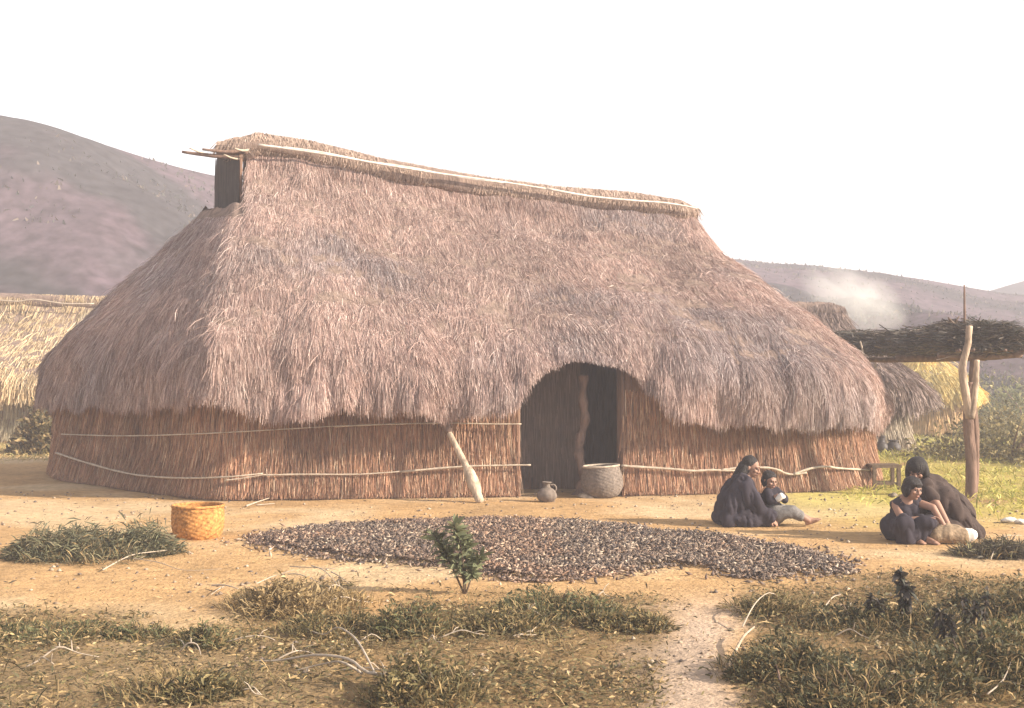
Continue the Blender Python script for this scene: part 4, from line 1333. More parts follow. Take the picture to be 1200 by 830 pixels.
# ------------------------------------------------------------------ ground cover
def cover(name, label, n, region, leaf, cols, wts, up, wl, zmax=.05, mask=None):
    x0, x1, y0, y1 = region
    # sample evenly in the picture's ground area, then keep where the mask allows
    x = x0 + (x1 - x0) * rng.random(n)
    y = y0 + (y1 - y0) * rng.random(n) ** 1.25
    k = rng.random(n) < mask(x, y)
    x, y = x[k], y[k]
    m = len(x)
    p = np.stack([x, y, relief(x, y) + zmax * rng.random(m) ** 2], 1)
    d = norm(rng.standard_normal((m, 3)) * [1, 1, .35] + [0, 0, up])
    L = leaf * (.4 + rng.random(m))
    side = norm(np.cross(d, rng.standard_normal((m, 3)) + [0, 0, .8]))
    W = L * wl * .5
    C = palette(m, cols, wts, .2)
    V, Fq, CC = ribbons(np.stack([p, p + d * (L * .5)[:, None], p + d * L[:, None] - np.array([0, 0, 1.0])[None] * (L * .15)[:, None]], 1), side, np.stack([W * .5, W, W * .15], 1), C)
    o = put(name, np_mesh(name, V, Fq, M['leaf'], CC))
    return tag(o, label, 'ground cover', kind='stuff')
cover('weed_litter', 'brown litter and creeping weeds covering the front of the yard', 150000, (-5.2, 5.2, 5.6, 10.8), .034, DRY + OLIVE, [3, 4, 1.2, 3, 4, 4, 2, 2], .25, .32, .05, lambda x, y: weed_mask(x, y) * (.25 + .75 * sstep(-.15, .2, fbm(x * 1.6, y * 1.6, 0, 3, 12))))
def yard_mask(x, y):
    px_, py_ = img(x, y)
    return .10 * sstep(-.05, .4, fbm(x * .9, y * .9, 0, 3, 14)) + .25 * sstep(240, 60, np.abs(px_ - 130)) * sstep(590, 640, py_) * sstep(-.2, .3, fbm(x * 2, y * 2, 0, 2, 15)) + .02
cover('dry_stalks', 'wispy dry golden grass blades strewn over the front weeds', 26000, (-5.2, 5.2, 5.6, 11.2), .10, DRY + OLIVE, [3, 3, 2, 2, 3, 3, 2, 2], .4, .05, .03, lambda x, y: np.clip(weed_mask(x, y), 0, 1) * sstep(-.3, .25, fbm(x * 1.2, y * 1.2, 3, 3, 19)))
def pebbles(n):
    x, y = rng.uniform(-8.5, 9, n), 7.0 + 11 * rng.random(n) ** 1.2
    k = rng.random(n) < .25 + .75 * sstep(-.1, .35, fbm(x * .8, y * .8, 0, 3, 66))
    x, y = x[k], y[k]
    n = len(x)
    r = .006 + .022 * rng.random(n) ** 3
    dirs = np.array([[1, 0, 0], [0, 1, 0], [-1, 0, 0], [0, -1, 0], [0, 0, .7], [0, 0, -.6]])
    V = np.stack([x, y, relief(x, y) + r * .3], 1)[:, None, :] + dirs[None] * r[:, None, None] * rng.uniform(.6, 1.3, (n, 6, 1))
    ft_ = np.array([[0, 1, 4], [1, 2, 4], [2, 3, 4], [3, 0, 4], [1, 0, 5], [2, 1, 5], [3, 2, 5], [0, 3, 5]])
    Fp = (np.arange(n)[:, None, None] * 6 + ft_[None]).reshape(-1, 3)
    o = put('pebbles', np_mesh('pebbles', V.reshape(-1, 3), Fp, M['husk'], np.repeat(palette(n, [(.30, .22, .15), (.40, .32, .24), (.20, .15, .11), (.14, .11, .09)], [3, 2, 2, 2], .15), 6, axis=0)))
    tag(o, 'small pebbles and clods scattered over the bare yard', 'pebbles', kind='stuff')
pebbles(9000)
cover('yard_litter', 'scattered straw bits and dead leaves on the bare yard', 26000, (-8.5, 8, 8.0, 17.2), .05, DRY + [(.09, .075, .05)], [3, 3, 2, 2, 2], .03, .22, .008, yard_mask)
def grass_mask(x, y):
    px_, py_ = img(x, y)
    a = sstep(960, 1040, px_ + 60 * fbm(x * .5, y * .5, 0, 2, 9)) * sstep(615, 585, py_)
    return a * (.25 + .75 * sstep(-.25, .25, fbm(x * .7, y * .7, 0, 3, 16)))
cover('short_grass', 'sunlit yellow green grass beyond the seated group', 95000, (4.5, 19, 14.5, 46), .13, [(.38, .36, .08), (.46, .40, .12), (.27, .28, .07), (.52, .43, .18)], [4, 3, 3, 2], .9, .11, .02, grass_mask)
def left_grass(x, y):
    return .8 * sstep(-8.1, -8.8, x) * sstep(23.5, 25, y)
cover('dry_grass', 'dry yellow grass between the large house and the house behind', 16000, (-18, -7.5, 23, 32), .14, [(.42, .32, .15), (.34, .27, .12), (.26, .24, .11)], [3, 2, 2], .7, .11, .02, left_grass)

# scrub bushes behind
def bush(name, label, x, y, w, h, n, leaf, cols, wts, group, cat='bush', depth=1.0):
    root = thing(name, label, cat, (x, y, gz(x, y)), group)
    parts = []
    for k in range(5):
        a = random.random() * 6.28
        rr = random.random() * .5
        parts.append(leaf_cloud((x + math.cos(a) * rr * w, y + math.sin(a) * rr * w * depth, gz(x, y)), n // 5, w * .45, w * .45 * depth, h * random.uniform(.65, 1.0), leaf, cols, wts, .5, 'mound', random.randint(0, 99), .4))
    V, Fq, C = join(parts)
    put('foliage', np_mesh('foliage', V, Fq, M['leaf'], C), root)
    for k in range(4):
        a = random.random() * 6.28
        MB().tube(smooth_path([(x, y, -.03), (x + math.cos(a) * w * .12, y + math.sin(a) * w * .12, h * .4), (x + math.cos(a) * w * .3, y + math.sin(a) * w * .3, h * .75)], 3), [.03, .027, .024, .02, .016, .012, .008], 6).build('stem', M['bark'], root)
random.seed(21)
SG = 'scrub bushes at the far side of the grass'
for (a, b_, w_, h_, cs, lab) in ((1185, 540, 3.0, 1.0, OLIVE, 'dark olive bush nearest the forked post on the grass'),
                                 (1162, 514, 1.6, .8, OLIVE, 'small olive bush between the forked post and the dark olive bush'),
                                 (1205, 500, 4.5, 1.6, GREEN, 'tall green bush beyond the dark olive bush'),
                                 (1165, 487, 3.2, 1.4, OLIVE, 'pale olive bush at the back of the grass')):
    p = ground_at(a, b_)
    bush('scrub_bush', lab, p.x, p.y, w_, h_, 5000, .11 if p.y < 40 else .17, [tuple(1.5 * q for q in k) for k in cs], [4, 3, 2, 2], SG)
p = ground_at(38, 515)
bush('dark_bush', 'dark green bush growing against the yellow thatched house', p.x, p.y, 1.7, 1.9, 6500, .10, GREEN, [4, 2, 4, .5], None)
bush('reedy_shrub', 'low dry shrub at the rear corner of the large house', at_depth(50, 500, 27).x, 27.0, 1.3, 1.1, 3500, .14, OLIVE + DRY, [3, 3, 2, 2, 2, 2, 1, 1], None)
# rail fence by the dark bush
fr = thing('rail_fence', 'rough pole fence with one pale rail by the dark bush', 'fence', ground_at(20, 517))
fy = ground_at(20, 517).y
for k, a in enumerate((-40, -12, 12, 27, 36, 58, 74)):
    x = at_depth(a, 500, fy).x
    MB().tube(smooth_path([(x, fy, -.06), (x + random.uniform(-.04, .04), fy, .6), (x + random.uniform(-.06, .06), fy, random.uniform(1.05, 1.35))], 3), [.045 - .003 * i for i in range(7)], 7, wob=.25).build('fence_post', M['bark'], fr)
MB().tube(smooth_path([at_depth(-60, 457, fy - .06), at_depth(10, 459, fy - .06), at_depth(50, 458, fy - .06), at_depth(90, 459, fy - .06)], 4), .022, 7, wob=.2).build('rail', M['cane'], fr)
stick('pale fallen branch on dry grass at the rear corner of the large house', [(35, 526), (50, 531, .05), (66, 534, .1)], .03, None, [[(40, 521, .02), (52, 524, .1), (62, 520, .15)]])

# ------------------------------------------------------------------ people
def capsule(mb, p, q, r0, r1, seg=14, rings=5):
    p, q = Vector(p), Vector(q)
    ax = q - p
    L = ax.length
    if L < 1e-5:
        ax = Vector((0, 0, 1))
        L = 1e-5
        q = p + ax * L
    ax = ax.normalized()
    sd = ax.cross(Vector((0, 0, 1)) if abs(ax.z) < .9 else Vector((1, 0, 0))).normalized()
    up = ax.cross(sd)
    prof = []
    for i in range(rings):
        a = -math.pi / 2 + (math.pi / 2) * i / rings
        prof.append((math.cos(a) * r0, math.sin(a) * r0))
    prof.append((r0, 0))
    prof.append((r1, L))
    for i in range(1, rings + 1):
        a = (math.pi / 2) * i / rings
        prof.append((math.cos(a) * r1, L + math.sin(a) * r1))
    prof[0] = (r0 * .02, prof[0][1])
    prof[-1] = (r1 * .02, prof[-1][1])
    vs, fs = [], []
    for r, z in prof:
        for k in range(seg):
            a = 2 * math.pi * k / seg
            vs.append(p + ax * z + sd * (r * math.cos(a)) + up * (r * math.sin(a)))
    n = len(prof)
    for i in range(n - 1):
        for k in range(seg):
            a, b = i * seg + k, i * seg + (k + 1) % seg
            fs.append((a, b, b + seg, a + seg))
    fs.append(tuple(range(seg - 1, -1, -1)))
    fs.append(tuple((n - 1) * seg + k for k in range(seg)))
    mb.add(vs, fs)
def ellipsoid(mb, c, r, rot=None, seg=20, rings=12):
    vs, fs = [], []
    c = Vector(c)
    for i in range(rings + 1):
        th = math.pi * i / rings
        th = min(max(th, .02), math.pi - .02)
        for k in range(seg):
            a = 2 * math.pi * k / seg
            v = Vector((r[0] * math.sin(th) * math.cos(a), r[1] * math.sin(th) * math.sin(a), r[2] * math.cos(th)))
            if rot is not None:
                v = rot @ v
            vs.append(c + v)
    for i in range(rings):
        for k in range(seg):
            a, b = i * seg + k, i * seg + (k + 1) % seg
            fs.append((a, a + seg, b + seg, b))
    fs.append(tuple(range(seg)))
    fs.append(tuple(rings * seg + k for k in range(seg - 1, -1, -1)))
    mb.add(vs, fs)
def fuse(name, mb, m, parent, voxel=.01, smooth=4, keep=.35, folds=0.0, fold_scale=9.0, floor=None, seed=0):
    """join overlapping volumes into one continuous skin"""
    me = mb.mesh('tmp', m)
    o = bpy.data.objects.new('tmp', me)
    col.objects.link(o)
    r = o.modifiers.new('r', 'REMESH')
    r.mode = 'VOXEL'
    r.voxel_size = voxel
    r.use_smooth_shade = True
    if smooth:
        sm = o.modifiers.new('s', 'SMOOTH')
        sm.iterations = smooth
        sm.factor = .5
    if keep < 1:
        dc = o.modifiers.new('d', 'DECIMATE')
        dc.ratio = keep
    dg = bpy.context.evaluated_depsgraph_get()
    ev = o.evaluated_get(dg)
    new = bpy.data.meshes.new_from_object(ev)
    bpy.data.objects.remove(o)
    nv = len(new.vertices)
    co = np.empty(nv * 3, np.float32)
    new.vertices.foreach_get('co', co)
    co = co.reshape(-1, 3)
    if folds:
        nr = np.empty(nv * 3, np.float32)
        new.vertices.foreach_get('normal', nr)
        nr = nr.reshape(-1, 3)
        # hanging folds: quick across the cloth, slow down its fall
        a = fbm(co[:, 0] * fold_scale, co[:, 1] * fold_scale, co[:, 2] * fold_scale * .16, 1, seed) * 1.0
        cr = np.abs(noise3(co[:, 0] * fold_scale * 1.5 + co[:, 2] * 2, co[:, 1] * fold_scale * 1.5, co[:, 2] * fold_scale * .35, seed + 50))
        a = a + .55 * (np.sqrt(cr) - .55)
        co = co + nr * (folds * (a + .22))[:, None]
    if floor is not None:
        co[:, 2] = np.maximum(co[:, 2], floor)
    new.vertices.foreach_set('co', co.astype(np.float32).ravel())
    new.polygons.foreach_set('use_smooth', [True] * len(new.polygons))
    new.name = name
    new.materials.clear()
    new.materials.append(m)
    new.update()
    return put(name, new, parent)
def head_frame(yaw, pitch, roll=0):
    return Matrix.Rotation(yaw, 3, 'Z') @ Matrix.Rotation(pitch, 3, 'X') @ Matrix.Rotation(roll, 3, 'Y')
def add_head(mb, c, Rm, s=1.0):
    """skull, jaw, brow, nose, lips, ears; the face looks along -Y of the head frame"""
    c = Vector(c)
    w = lambda x, y, z: c + Rm @ (Vector((x, y, z)) * s)
    ellipsoid(mb, w(0, .012, .02), (.076 * s, .092 * s, .092 * s), Rm)
    ellipsoid(mb, w(0, -.022, -.045), (.060 * s, .066 * s, .070 * s), Rm)
    ellipsoid(mb, w(0, -.062, -.088), (.026 * s, .022 * s, .022 * s), Rm)
    capsule(mb, w(-.035, -.074, .018), w(.035, -.074, .018), .014 * s, .014 * s, 10, 3)
    capsule(mb, w(0, -.085, .008), w(0, -.106, -.034), .008 * s, .014 * s, 10, 3)
    capsule(mb, w(-.016, -.095, -.036), w(.016, -.095, -.036), .010 * s, .010 * s, 10, 3)
    for q in (-1, 1):
        ellipsoid(mb, w(.040 * q, -.066, -.025), (.024 * s, .02 * s, .02 * s), Rm, 12, 8)
        ellipsoid(mb, w(.080 * q, .008, -.012), (.010 * s, .020 * s, .032 * s), Rm, 12, 8)
    capsule(mb, w(-.016, -.086, -.064), w(.016, -.086, -.064), .009 * s, .009 * s, 8, 3)
    return w
def face(w, Rm, s, parent):
    for q in (-1, 1):
        m = MB()
        ellipsoid(m, w(.030 * q, -.080, .000), (.013 * s, .008 * s, .007 * s), Rm, 10, 6)
        m.build('eye', M['eye'], parent)
        m = MB()
        capsule(m, w(.016 * q, -.090, .020), w(.046 * q, -.080, .020), .004 * s, .003 * s, 8, 3)
        m.build('eyebrow', M['hair'], parent)
    m = MB()
    capsule(m, w(-.018, -.092, -.064), w(.018, -.092, -.064), .006 * s, .006 * s, 8, 3)
    m.build('mouth', M['lip'], parent)
def add_hand(mb, wrist, direction, palm_n, s=1.0, curl=.5, thumb=1):
    """palm and five separate bent fingers"""
    d = Vector(direction).normalized()
    n = Vector(palm_n)
    n = (n - d * n.dot(d)).normalized()
    sd = d.cross(n)
    wr = Vector(wrist)
    for k in (-1.5, -.5, .5, 1.5):
        base = wr + d * (.075 * s) + sd * (k * .0185 * s)
        capsule(mb, wr + sd * (k * .010 * s), base, .015 * s, .012 * s, 10, 3)
        L = (.068 if abs(k) < 1 else .058 if k < 0 else .050) * s
        d1 = (d * math.cos(curl * .6) + n * math.sin(curl * .6)).normalized()
        d2 = (d * math.cos(curl * 1.6) + n * math.sin(curl * 1.6)).normalized()
        mid = base + d1 * L * .55 + sd * (k * .003 * s)
        capsule(mb, base, mid, .0092 * s, .0085 * s, 8, 3)
        capsule(mb, mid, mid + d2 * L * .5, .0085 * s, .0072 * s, 8, 3)
    tb = wr + d * (.022 * s) + sd * (thumb * .022 * s)
    t1 = tb + (d * .6 + sd * thumb * .7 + n * .25).normalized() * (.038 * s)
    capsule(mb, tb, t1, .012 * s, .0105 * s, 8, 3)
    capsule(mb, t1, t1 + (d * .9 + sd * thumb * .1 + n * .45).normalized() * (.03 * s), .0105 * s, .0085 * s, 8, 3)
def add_foot(mb, ankle, direction, s=1.0, up=(0, 0, 1)):
    d = Vector(direction).normalized()
    u = Vector(up)
    u = (u - d * u.dot(d)).normalized()
    sd = d.cross(u)
    a = Vector(ankle)
    heel = a - d * (.045 * s) - u * (.035 * s)
    ball = a + d * (.11 * s) - u * (.045 * s)
    capsule(mb, a, heel, .032 * s, .03 * s, 10, 3)
    capsule(mb, heel, ball, .03 * s, .028 * s, 10, 3)
    capsule(mb, a, ball, .03 * s, .026 * s, 10, 3)
    for k in (-2, -1, 0, 1, 2):
        b0 = ball + sd * (k * .014 * s) 
        capsule(mb, b0, b0 + d * (.048 - .005 * abs(k - 1)) * s - u * .006 * s, .014 * s, .009 * s, 8, 3)
def limb(mb, pts, rad):
    for i in range(len(pts) - 1):
        capsule(mb, pts[i], pts[i + 1], rad[i], rad[i + 1])
def world_pts(o, *pts):
    return [o + Vector(p) for p in pts]

# ---- woman sitting on the ground, turned to the child in her lap
o = G(872, 615)
wom = thing('person', 'seated woman wrapped in black shawl with long dark hair holding a small child', 'person', o)
mb = MB()
Rm = head_frame(R(62), R(16), R(0))
W = lambda x, y, z: o + Vector((x, y, z))
hw = add_head(mb, W(.085, 0, .655), Rm, 1.0)
limb(mb, [W(.05, 0, .60), W(.0, 0, .50)], [.05, .062])
limb(mb, [W(-.02, 0, .48), W(-.06, 0, .30), W(-.10, 0, .13)], [.115, .12, .145])
limb(mb, [W(-.01, -.15, .46), W(.09, -.21, .25), W(.25, -.19, .085)], [.055, .045, .030])
limb(mb, [W(.0, .15, .46), W(.14, .20, .28), W(.30, .10, .26)], [.055, .045, .030])
add_hand(mb, W(.25, -.19, .085), (.75, .1, -.45), (-.2, .6, -.7), 1.0, .5, -1)
add_hand(mb, W(.30, .10, .26), (.6, -.7, 0), (-.5, -.5, -.2), 1.0, .7, 1)
limb(mb, [W(-.06, -.08, .11), W(.22, -.17, .10), W(-.02, -.22, .06)], [.08, .045, .034])
limb(mb, [W(-.06, .08, .11), W(.26, .14, .12), W(.02, .24, .065)], [.085, .06, .04])
add_foot(mb, W(-.02, -.24, .075), (-1, .2, 0), .95)
add_foot(mb, W(.02, .24, .075), (-1, -.2, 0), .95)
body = fuse('body', mb, M['skin'], wom, .0052, 2, .22, floor=o.z + .004)
face(hw, Rm, 1.0, body)
mb = MB()
ellipsoid(mb, hw(0, .030, .045), (.088, .094, .080), Rm)
ellipsoid(mb, hw(0, .060, .0), (.084, .066, .085), Rm)
for q in (-1, 1):
    ellipsoid(mb, hw(.068 * q, .035, -.03), (.024, .05, .07), Rm)
    limb(mb, [hw(.055 * q, .055, -.02), W(-.035, .06 * q, .56), W(-.075, .07 * q, .42)], [.05, .045, .03])
limb(mb, [hw(0, .08, -.02), W(-.07, 0, .54), W(-.125, 0, .36)], [.07, .065, .04])
fuse('hair', mb, M['hair'], wom, .008, 2, .4, .008, 26, seed=3)
mb = MB()
ellipsoid(mb, W(-.03, 0, .42), (.135, .185, .17))
ellipsoid(mb, W(-.10, 0, .22), (.20, .235, .22))
ellipsoid(mb, W(-.07, 0, .09), (.285, .30, .13))
limb(mb, [W(-.02, -.14, .47), W(-.01, .14, .47)], [.085, .085])
limb(mb, [W(-.01, -.16, .46), W(.085, -.225, .255), W(.185, -.205, .135)], [.085, .078, .062])
limb(mb, [W(-.0, .16, .46), W(.13, .21, .29), W(.24, .14, .265)], [.085, .075, .06])
limb(mb, [W(-.06, -.10, .12), W(.23, -.18, .12)], [.13, .10])
limb(mb, [W(-.06, .10, .12), W(.25, .14, .12)], [.13, .10])
limb(mb, [W(.22, -.17, .08), W(.0, -.25, .06)], [.085, .075])
limb(mb, [W(-.10, 0, .47), W(-.20, 0, .26), W(-.25, 0, .07)], [.085, .11, .10])
limb(mb, [W(-.06, -.12, .44), W(-.18, -.17, .20), W(-.20, -.19, .07)], [.075, .09, .09])
fuse('shawl', mb, M['black_wool'], wom, .010, 6, .45, .075, 10.0, o.z + .002, 5)

# ---- small child in her lap
oc = o + Vector((.30, -.06, 0))
kid = thing('person', 'small child in grey skirt sitting in the lap of the seated woman', 'person', oc)
C_ = lambda x, y, z: o + Vector((x, y, z))
mb = MB()
Rk = head_frame(R(30), R(12), R(4))
hk = add_head(mb, C_(.285, -.05, .505), Rk, .86)
limb(mb, [C_(.285, -.04, .455), C_(.29, -.03, .39)], [.040, .048])
limb(mb, [C_(.295, -.04, .36), C_(.32, -.05, .24), C_(.33, -.05, .14)], [.085, .08, .095])
limb(mb, [C_(.25, -.11, .37), C_(.27, -.20, .28), C_(.36, -.19, .305)], [.036, .030, .022])
limb(mb, [C_(.36, -.07, .37), C_(.44, -.13, .29), C_(.38, -.19, .325)], [.036, .030, .022])
add_hand(mb, C_(.355, -.19, .305), (.9, -.1, .3), (.1, .6, .2), .72, .8, 1)
add_hand(mb, C_(.385, -.19, .325), (-.9, -.2, .1), (.1, .6, -.2), .72, .8, -1)
limb(mb, [C_(.35, -.10, .12), C_(.52, -.14, .17), C_(.70, -.15, .06)], [.062, .048, .032])
limb(mb, [C_(.36, -.02, .12), C_(.54, -.04, .16), C_(.74, -.05, .06)], [.062, .048, .032])
add_foot(mb, C_(.70, -.15, .065), (.85, -.15, .35), .72)
add_foot(mb, C_(.74, -.05, .065), (.9, -.05, .35), .72)
body = fuse('body', mb, M['skin'], kid, .005, 2, .25, floor=o.z + .004)
face(hk, Rk, .86, body)
mb = MB()
ellipsoid(mb, hk(0, .028, .048), (.078, .084, .068), Rk)
ellipsoid(mb, hk(0, .050, -.005), (.078, .062, .08), Rk)
for q in (-1, 1):
    ellipsoid(mb, hk(.066 * q, .02, -.03), (.020, .04, .055), Rk)
fuse('hair', mb, M['hair'], kid, .007, 2, .4, .006, 30, seed=6)
mb = MB()
ellipsoid(mb, C_(.30, -.04, .32), (.105, .115, .12))
limb(mb, [C_(.25, -.10, .375), C_(.268, -.19, .29), C_(.31, -.195, .285)], [.052, .045, .038])
limb(mb, [C_(.355, -.06, .375), C_(.435, -.125, .30), C_(.41, -.165, .31)], [.052, .045, .038])
fuse('top', mb, M['black_wool'], kid, .008, 3, .45, .016, 12, seed=8)
mb = MB()
ellipsoid(mb, C_(.335, -.05, .14), (.135, .135, .13))
limb(mb, [C_(.35, -.11, .13), C_(.52, -.14, .165), C_(.60, -.145, .115)], [.085, .068, .058])
limb(mb, [C_(.36, -.01, .13), C_(.53, -.03, .155), C_(.62, -.04, .11)], [.085, .068, .058])
limb(mb, [C_(.50, -.14, .14), C_(.52, -.03, .14)], [.06, .06])
fuse('skirt', mb, M['grey_wool'], kid, .009, 4, .45, .018, 10, o.z + .003, 9)
mb = MB()
limb(mb, [C_(.335, -.215, .31), C_(.375, -.225, .345), C_(.40, -.215, .335)], [.028, .036, .026])
tag(fuse('white_cloth', mb, M['white_cloth'], None, .006, 2, .5, .01, 20, seed=4), 'crumpled white cloth held in the hands of the small child', 'cloth')

# ---- girl sitting in front, elbows on knees, reaching to the woven bag
o2 = G(1075, 633)
girl = thing('person', 'girl with bobbed black hair sitting hunched with bare arms over her knees', 'person', o2)
Q = lambda x, y, z: o2 + Vector((x, y, z))
mb = MB()
Rg = head_frame(R(24), R(8), R(6))
hg = add_head(mb, Q(-.075, -.10, .545), Rg, .95)
limb(mb, [Q(-.085, -.07, .49), Q(-.115, -.03, .42)], [.045, .052])
limb(mb, [Q(-.125, -.01, .39), Q(-.15, .04, .25), Q(-.16, .08, .12)], [.10, .10, .125])
limb(mb, [Q(-.235, -.02, .385), Q(-.20, -.17, .225), Q(.02, -.245, .265)], [.045, .037, .026])
limb(mb, [Q(-.02, -.02, .40), Q(.115, -.14, .36), Q(.20, -.20, .19)], [.045, .037, .026])
add_hand(mb, Q(.02, -.245, .265), (.9, -.1, .12), (0, -.2, -.9), .9, .5, -1)
add_hand(mb, Q(.20, -.20, .19), (.45, -.1, -.75), (-.4, .5, -.3), .9, .5, 1)
limb(mb, [Q(-.20, .02, .11), Q(-.22, -.26, .22), Q(-.12, -.16, .05)], [.08, .058, .036])
limb(mb, [Q(-.12, .02, .11), Q(.02, -.26, .23), Q(.0, -.20, .05)], [.08, .058, .036])
add_foot(mb, Q(-.10, -.20, .06), (.55, -.8, 0), .9)
add_foot(mb, Q(.02, -.24, .06), (.6, -.75, 0), .9)
body = fuse('body', mb, M['skin'], girl, .0052, 2, .22, floor=o2.z + .004)
face(hg, Rg, .95, body)
mb = MB()
ellipsoid(mb, hg(0, .020, .050), (.094, .102, .082), Rg)
ellipsoid(mb, hg(0, .055, -.005), (.092, .072, .09), Rg)
for q in (-1, 1):
    ellipsoid(mb, hg(.078 * q, .010, -.02), (.026, .055, .075), Rg)
ellipsoid(mb, hg(0, -.062, .062), (.062, .030, .028), Rg)
fuse('hair', mb, M['hair'], girl, .007, 2, .4, .008, 28, seed=12)
mb = MB()
ellipsoid(mb, Q(-.13, .0, .31), (.130, .125, .13))
ellipsoid(mb, Q(-.16, .05, .14), (.185, .17, .145))
limb(mb, [Q(-.20, .0, .13), Q(-.225, -.255, .20)], [.12, .092])
limb(mb, [Q(-.12, .0, .13), Q(.01, -.25, .21)], [.12, .088])
limb(mb, [Q(-.22, -.245, .19), Q(-.19, -.20, .055)], [.095, .085])
limb(mb, [Q(.0, -.24, .20), Q(-.03, -.19, .055)], [.088, .08])
limb(mb, [Q(-.21, -.20, .13), Q(-.02, -.19, .13)], [.10, .09])
limb(mb, [Q(-.225, -.02, .385), Q(-.03, -.02, .40)], [.056, .056])
fuse('dress', mb, M['black_wool'], girl, .009, 5, .45, .05, 11, o2.z + .002, 15)

# ---- woman behind her, bent forward under a long brown cloak
cloak = thing('person', 'woman with thick dark hair bending forward under a long brown cloak', 'person', o2 + Vector((.35, .25, 0)))
mb = MB()
Rw = head_frame(R(-28), R(24), R(0))
hb = add_head(mb, Q(.045, .14, .715), Rw, 1.02)
limb(mb, [Q(.075, .18, .655), Q(.13, .22, .57)], [.050, .06])
limb(mb, [Q(.15, .24, .54), Q(.30, .30, .36), Q(.46, .34, .18)], [.115, .125, .15])
limb(mb, [Q(.13, .08, .53), Q(.205, -.02, .36), Q(.27, -.13, .185)], [.055, .044, .030])
limb(mb, [Q(.14, .38, .53), Q(.10, .40, .34), Q(.14, .22, .20)], [.055, .044, .030])
add_hand(mb, Q(.27, -.13, .185), (.35, -.35, -.7), (-.5, .2, -.2), 1.0, .5, 1)
add_hand(mb, Q(.14, .22, .20), (.5, -.6, -.5), (-.3, -.3, -.4), 1.0, .5, -1)
limb(mb, [Q(.44, .24, .16), Q(.18, .12, .12), Q(.48, .10, .06)], [.09, .065, .042])
limb(mb, [Q(.44, .42, .16), Q(.20, .42, .12), Q(.50, .46, .06)], [.09, .065, .042])
add_foot(mb, Q(.50, .10, .07), (1, .1, 0), .95)
add_foot(mb, Q(.52, .46, .07), (1, 0, 0), .95)
body = fuse('body', mb, M['skin'], cloak, .0056, 2, .22, floor=o2.z + .004)
face(hb, Rw, 1.02, body)
mb = MB()
ellipsoid(mb, hb(0, .022, .040), (.108, .115, .098), Rw)
ellipsoid(mb, hb(0, .060, -.02), (.105, .078, .105), Rw)
for q in (-1, 1):
    ellipsoid(mb, hb(.088 * q, .012, -.03), (.034, .062, .10), Rw)
limb(mb, [hb(0, .085, -.03), Q(.16, .23, .60)], [.085, .06])
fuse('hair', mb, M['hair'], cloak, .008, 2, .4, .009, 26, seed=18)
mb = MB()
limb(mb, [Q(.14, .10, .525), Q(.15, .36, .525)], [.075, .075])
limb(mb, [Q(.17, .23, .53), Q(.34, .30, .40), Q(.52, .33, .22)], [.135, .17, .18])
limb(mb, [Q(.48, .33, .20), Q(.68, .34, .07)], [.19, .09])
limb(mb, [Q(.17, .12, .53), Q(.38, .13, .36), Q(.66, .16, .06)], [.08, .10, .08])
limb(mb, [Q(.45, .26, .15), Q(.20, .14, .13)], [.15, .12])
limb(mb, [Q(.45, .42, .15), Q(.22, .42, .13)], [.15, .12])
limb(mb, [Q(.30, .10, .12), Q(.62, .14, .05)], [.11, .06])
limb(mb, [Q(.13, .40, .52), Q(.10, .41, .36), Q(.12, .30, .26)], [.075, .065, .055])
limb(mb, [Q(.125, .085, .53), Q(.165, .03, .45)], [.072, .064])
fuse('cloak', mb, M['brown_wool'], cloak, .010, 5, .45, .085, 10, o2.z + .002, 21)

# woven bag lying before them
o3 = G(1113, 637) + Vector((0, .05, 0))
bag = thing('woven_bag', 'lumpy brown woven bag lying on the ground before the hunched girl', 'bag', o3)
mb = MB()
limb(mb, [o3 + Vector((-.13, .0, .085)), o3 + Vector((.0, .02, .10)), o3 + Vector((.13, .0, .085))], [.075, .105, .085])
limb(mb, [o3 + Vector((-.10, .0, .12)), o3 + Vector((-.06, .02, .16))], [.06, .045])
fuse('bag_body', mb, M['brown_weave'], bag, .008, 3, .5, .03, 11, o3.z + .002, 30)
mb = MB()
limb(mb, [o3 + Vector((.16, -.01, .085)), o3 + Vector((.225, -.02, .095))], [.07, .055])
tag(fuse('cloth_lining', mb, M['white_cloth'], bag, .007, 2, .5, .02, 16, o3.z + .003, 31), 'white cloth showing at the open end')

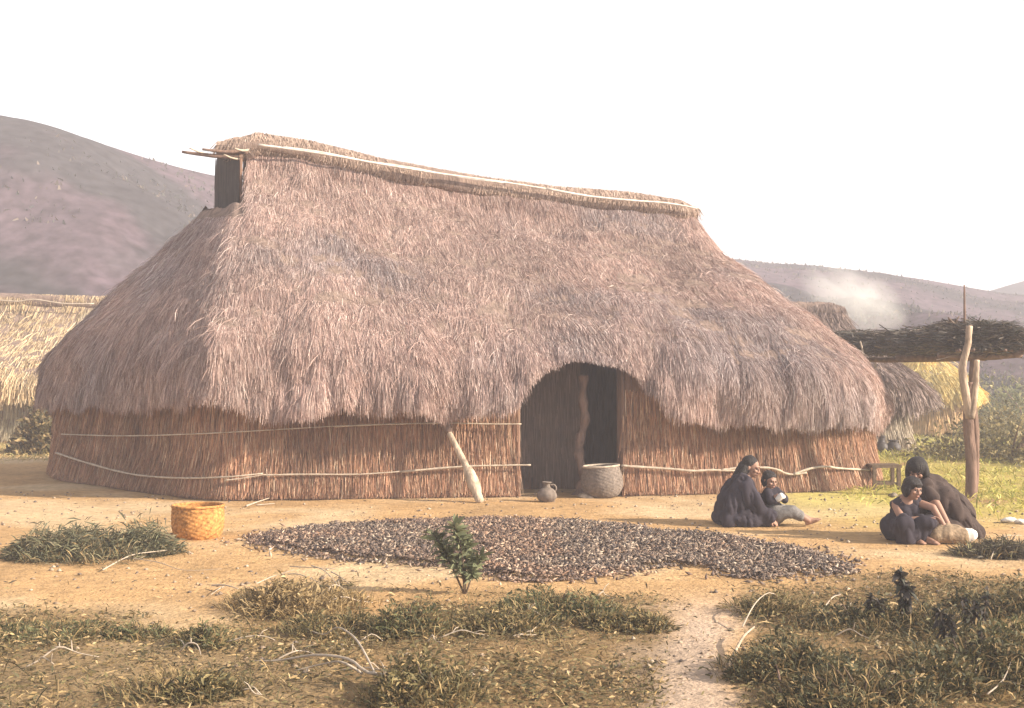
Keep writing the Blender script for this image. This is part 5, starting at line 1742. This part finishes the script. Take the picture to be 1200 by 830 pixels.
# ------------------------------------------------------------------ smoke and haze
def volume(name, density, color, aniso=0.0, noise=None):
    m = bpy.data.materials.new(name)
    m.use_nodes = True
    nt = m.node_tree
    for n_ in list(nt.nodes):
        if n_.type != 'OUTPUT_MATERIAL':
            nt.nodes.remove(n_)
    v = nt.nodes.new('ShaderNodeVolumePrincipled')
    v.inputs['Color'].default_value = (*color, 1)
    v.inputs['Density'].default_value = density
    v.inputs['Anisotropy'].default_value = aniso
    nt.links.new(v.outputs[0], nt.nodes['Material Output'].inputs['Volume'])
    return m, v, nt
hz_m, _, _ = volume('haze_air', 0.0034, (.93, .91, 1.0))
hz = MB().box((-330, -45, -1.5), (430, 420, 34)).build('haze', hz_m, None, False)
tag(hz, 'thin pale haze hanging over the yard and the hills', 'haze', kind='stuff')

sm_m, sv, nt = volume('smoke_air', 0.0, (.98, .97, .97))
tc = nt.nodes.new('ShaderNodeTexCoord')
nz = nt.nodes.new('ShaderNodeTexNoise')
nz.inputs['Scale'].default_value = 1.7
nz.inputs['Detail'].default_value = 4
nt.links.new(tc.outputs['Object'], nz.inputs['Vector'])
ln = nt.nodes.new('ShaderNodeVectorMath')
ln.operation = 'LENGTH'
nt.links.new(tc.outputs['Object'], ln.inputs[0])
fo = nt.nodes.new('ShaderNodeMapRange')
fo.inputs['From Min'].default_value = 1.0
fo.inputs['From Max'].default_value = 0.1
nt.links.new(ln.outputs['Value'], fo.inputs['Value'])
rm = nt.nodes.new('ShaderNodeMapRange')
rm.inputs['From Min'].default_value = .35
rm.inputs['From Max'].default_value = .7
nt.links.new(nz.outputs['Fac'], rm.inputs['Value'])
mu = nt.nodes.new('ShaderNodeMath')
mu.operation = 'MULTIPLY'
nt.links.new(fo.outputs[0], mu.inputs[0])
nt.links.new(rm.outputs[0], mu.inputs[1])
m2 = nt.nodes.new('ShaderNodeMath')
m2.operation = 'MULTIPLY'
m2.inputs[1].default_value = 2.2
nt.links.new(mu.outputs[0], m2.inputs[0])
nt.links.new(m2.outputs[0], sv.inputs['Density'])
mb = MB()
ellipsoid(mb, (0, 0, 0), (1, 1, 1), None, 24, 16)
sc_ = at_depth(1000, 350, 31.2)
smk = mb.build('smoke', sm_m, None)
smk.location = sc_
smk.scale = (1.55, .9, .9)
smk.rotation_euler = (0, R(28), 0)
tag(smk, 'pale smoke drifting up from the roof of the small thatched house', 'smoke', kind='stuff')
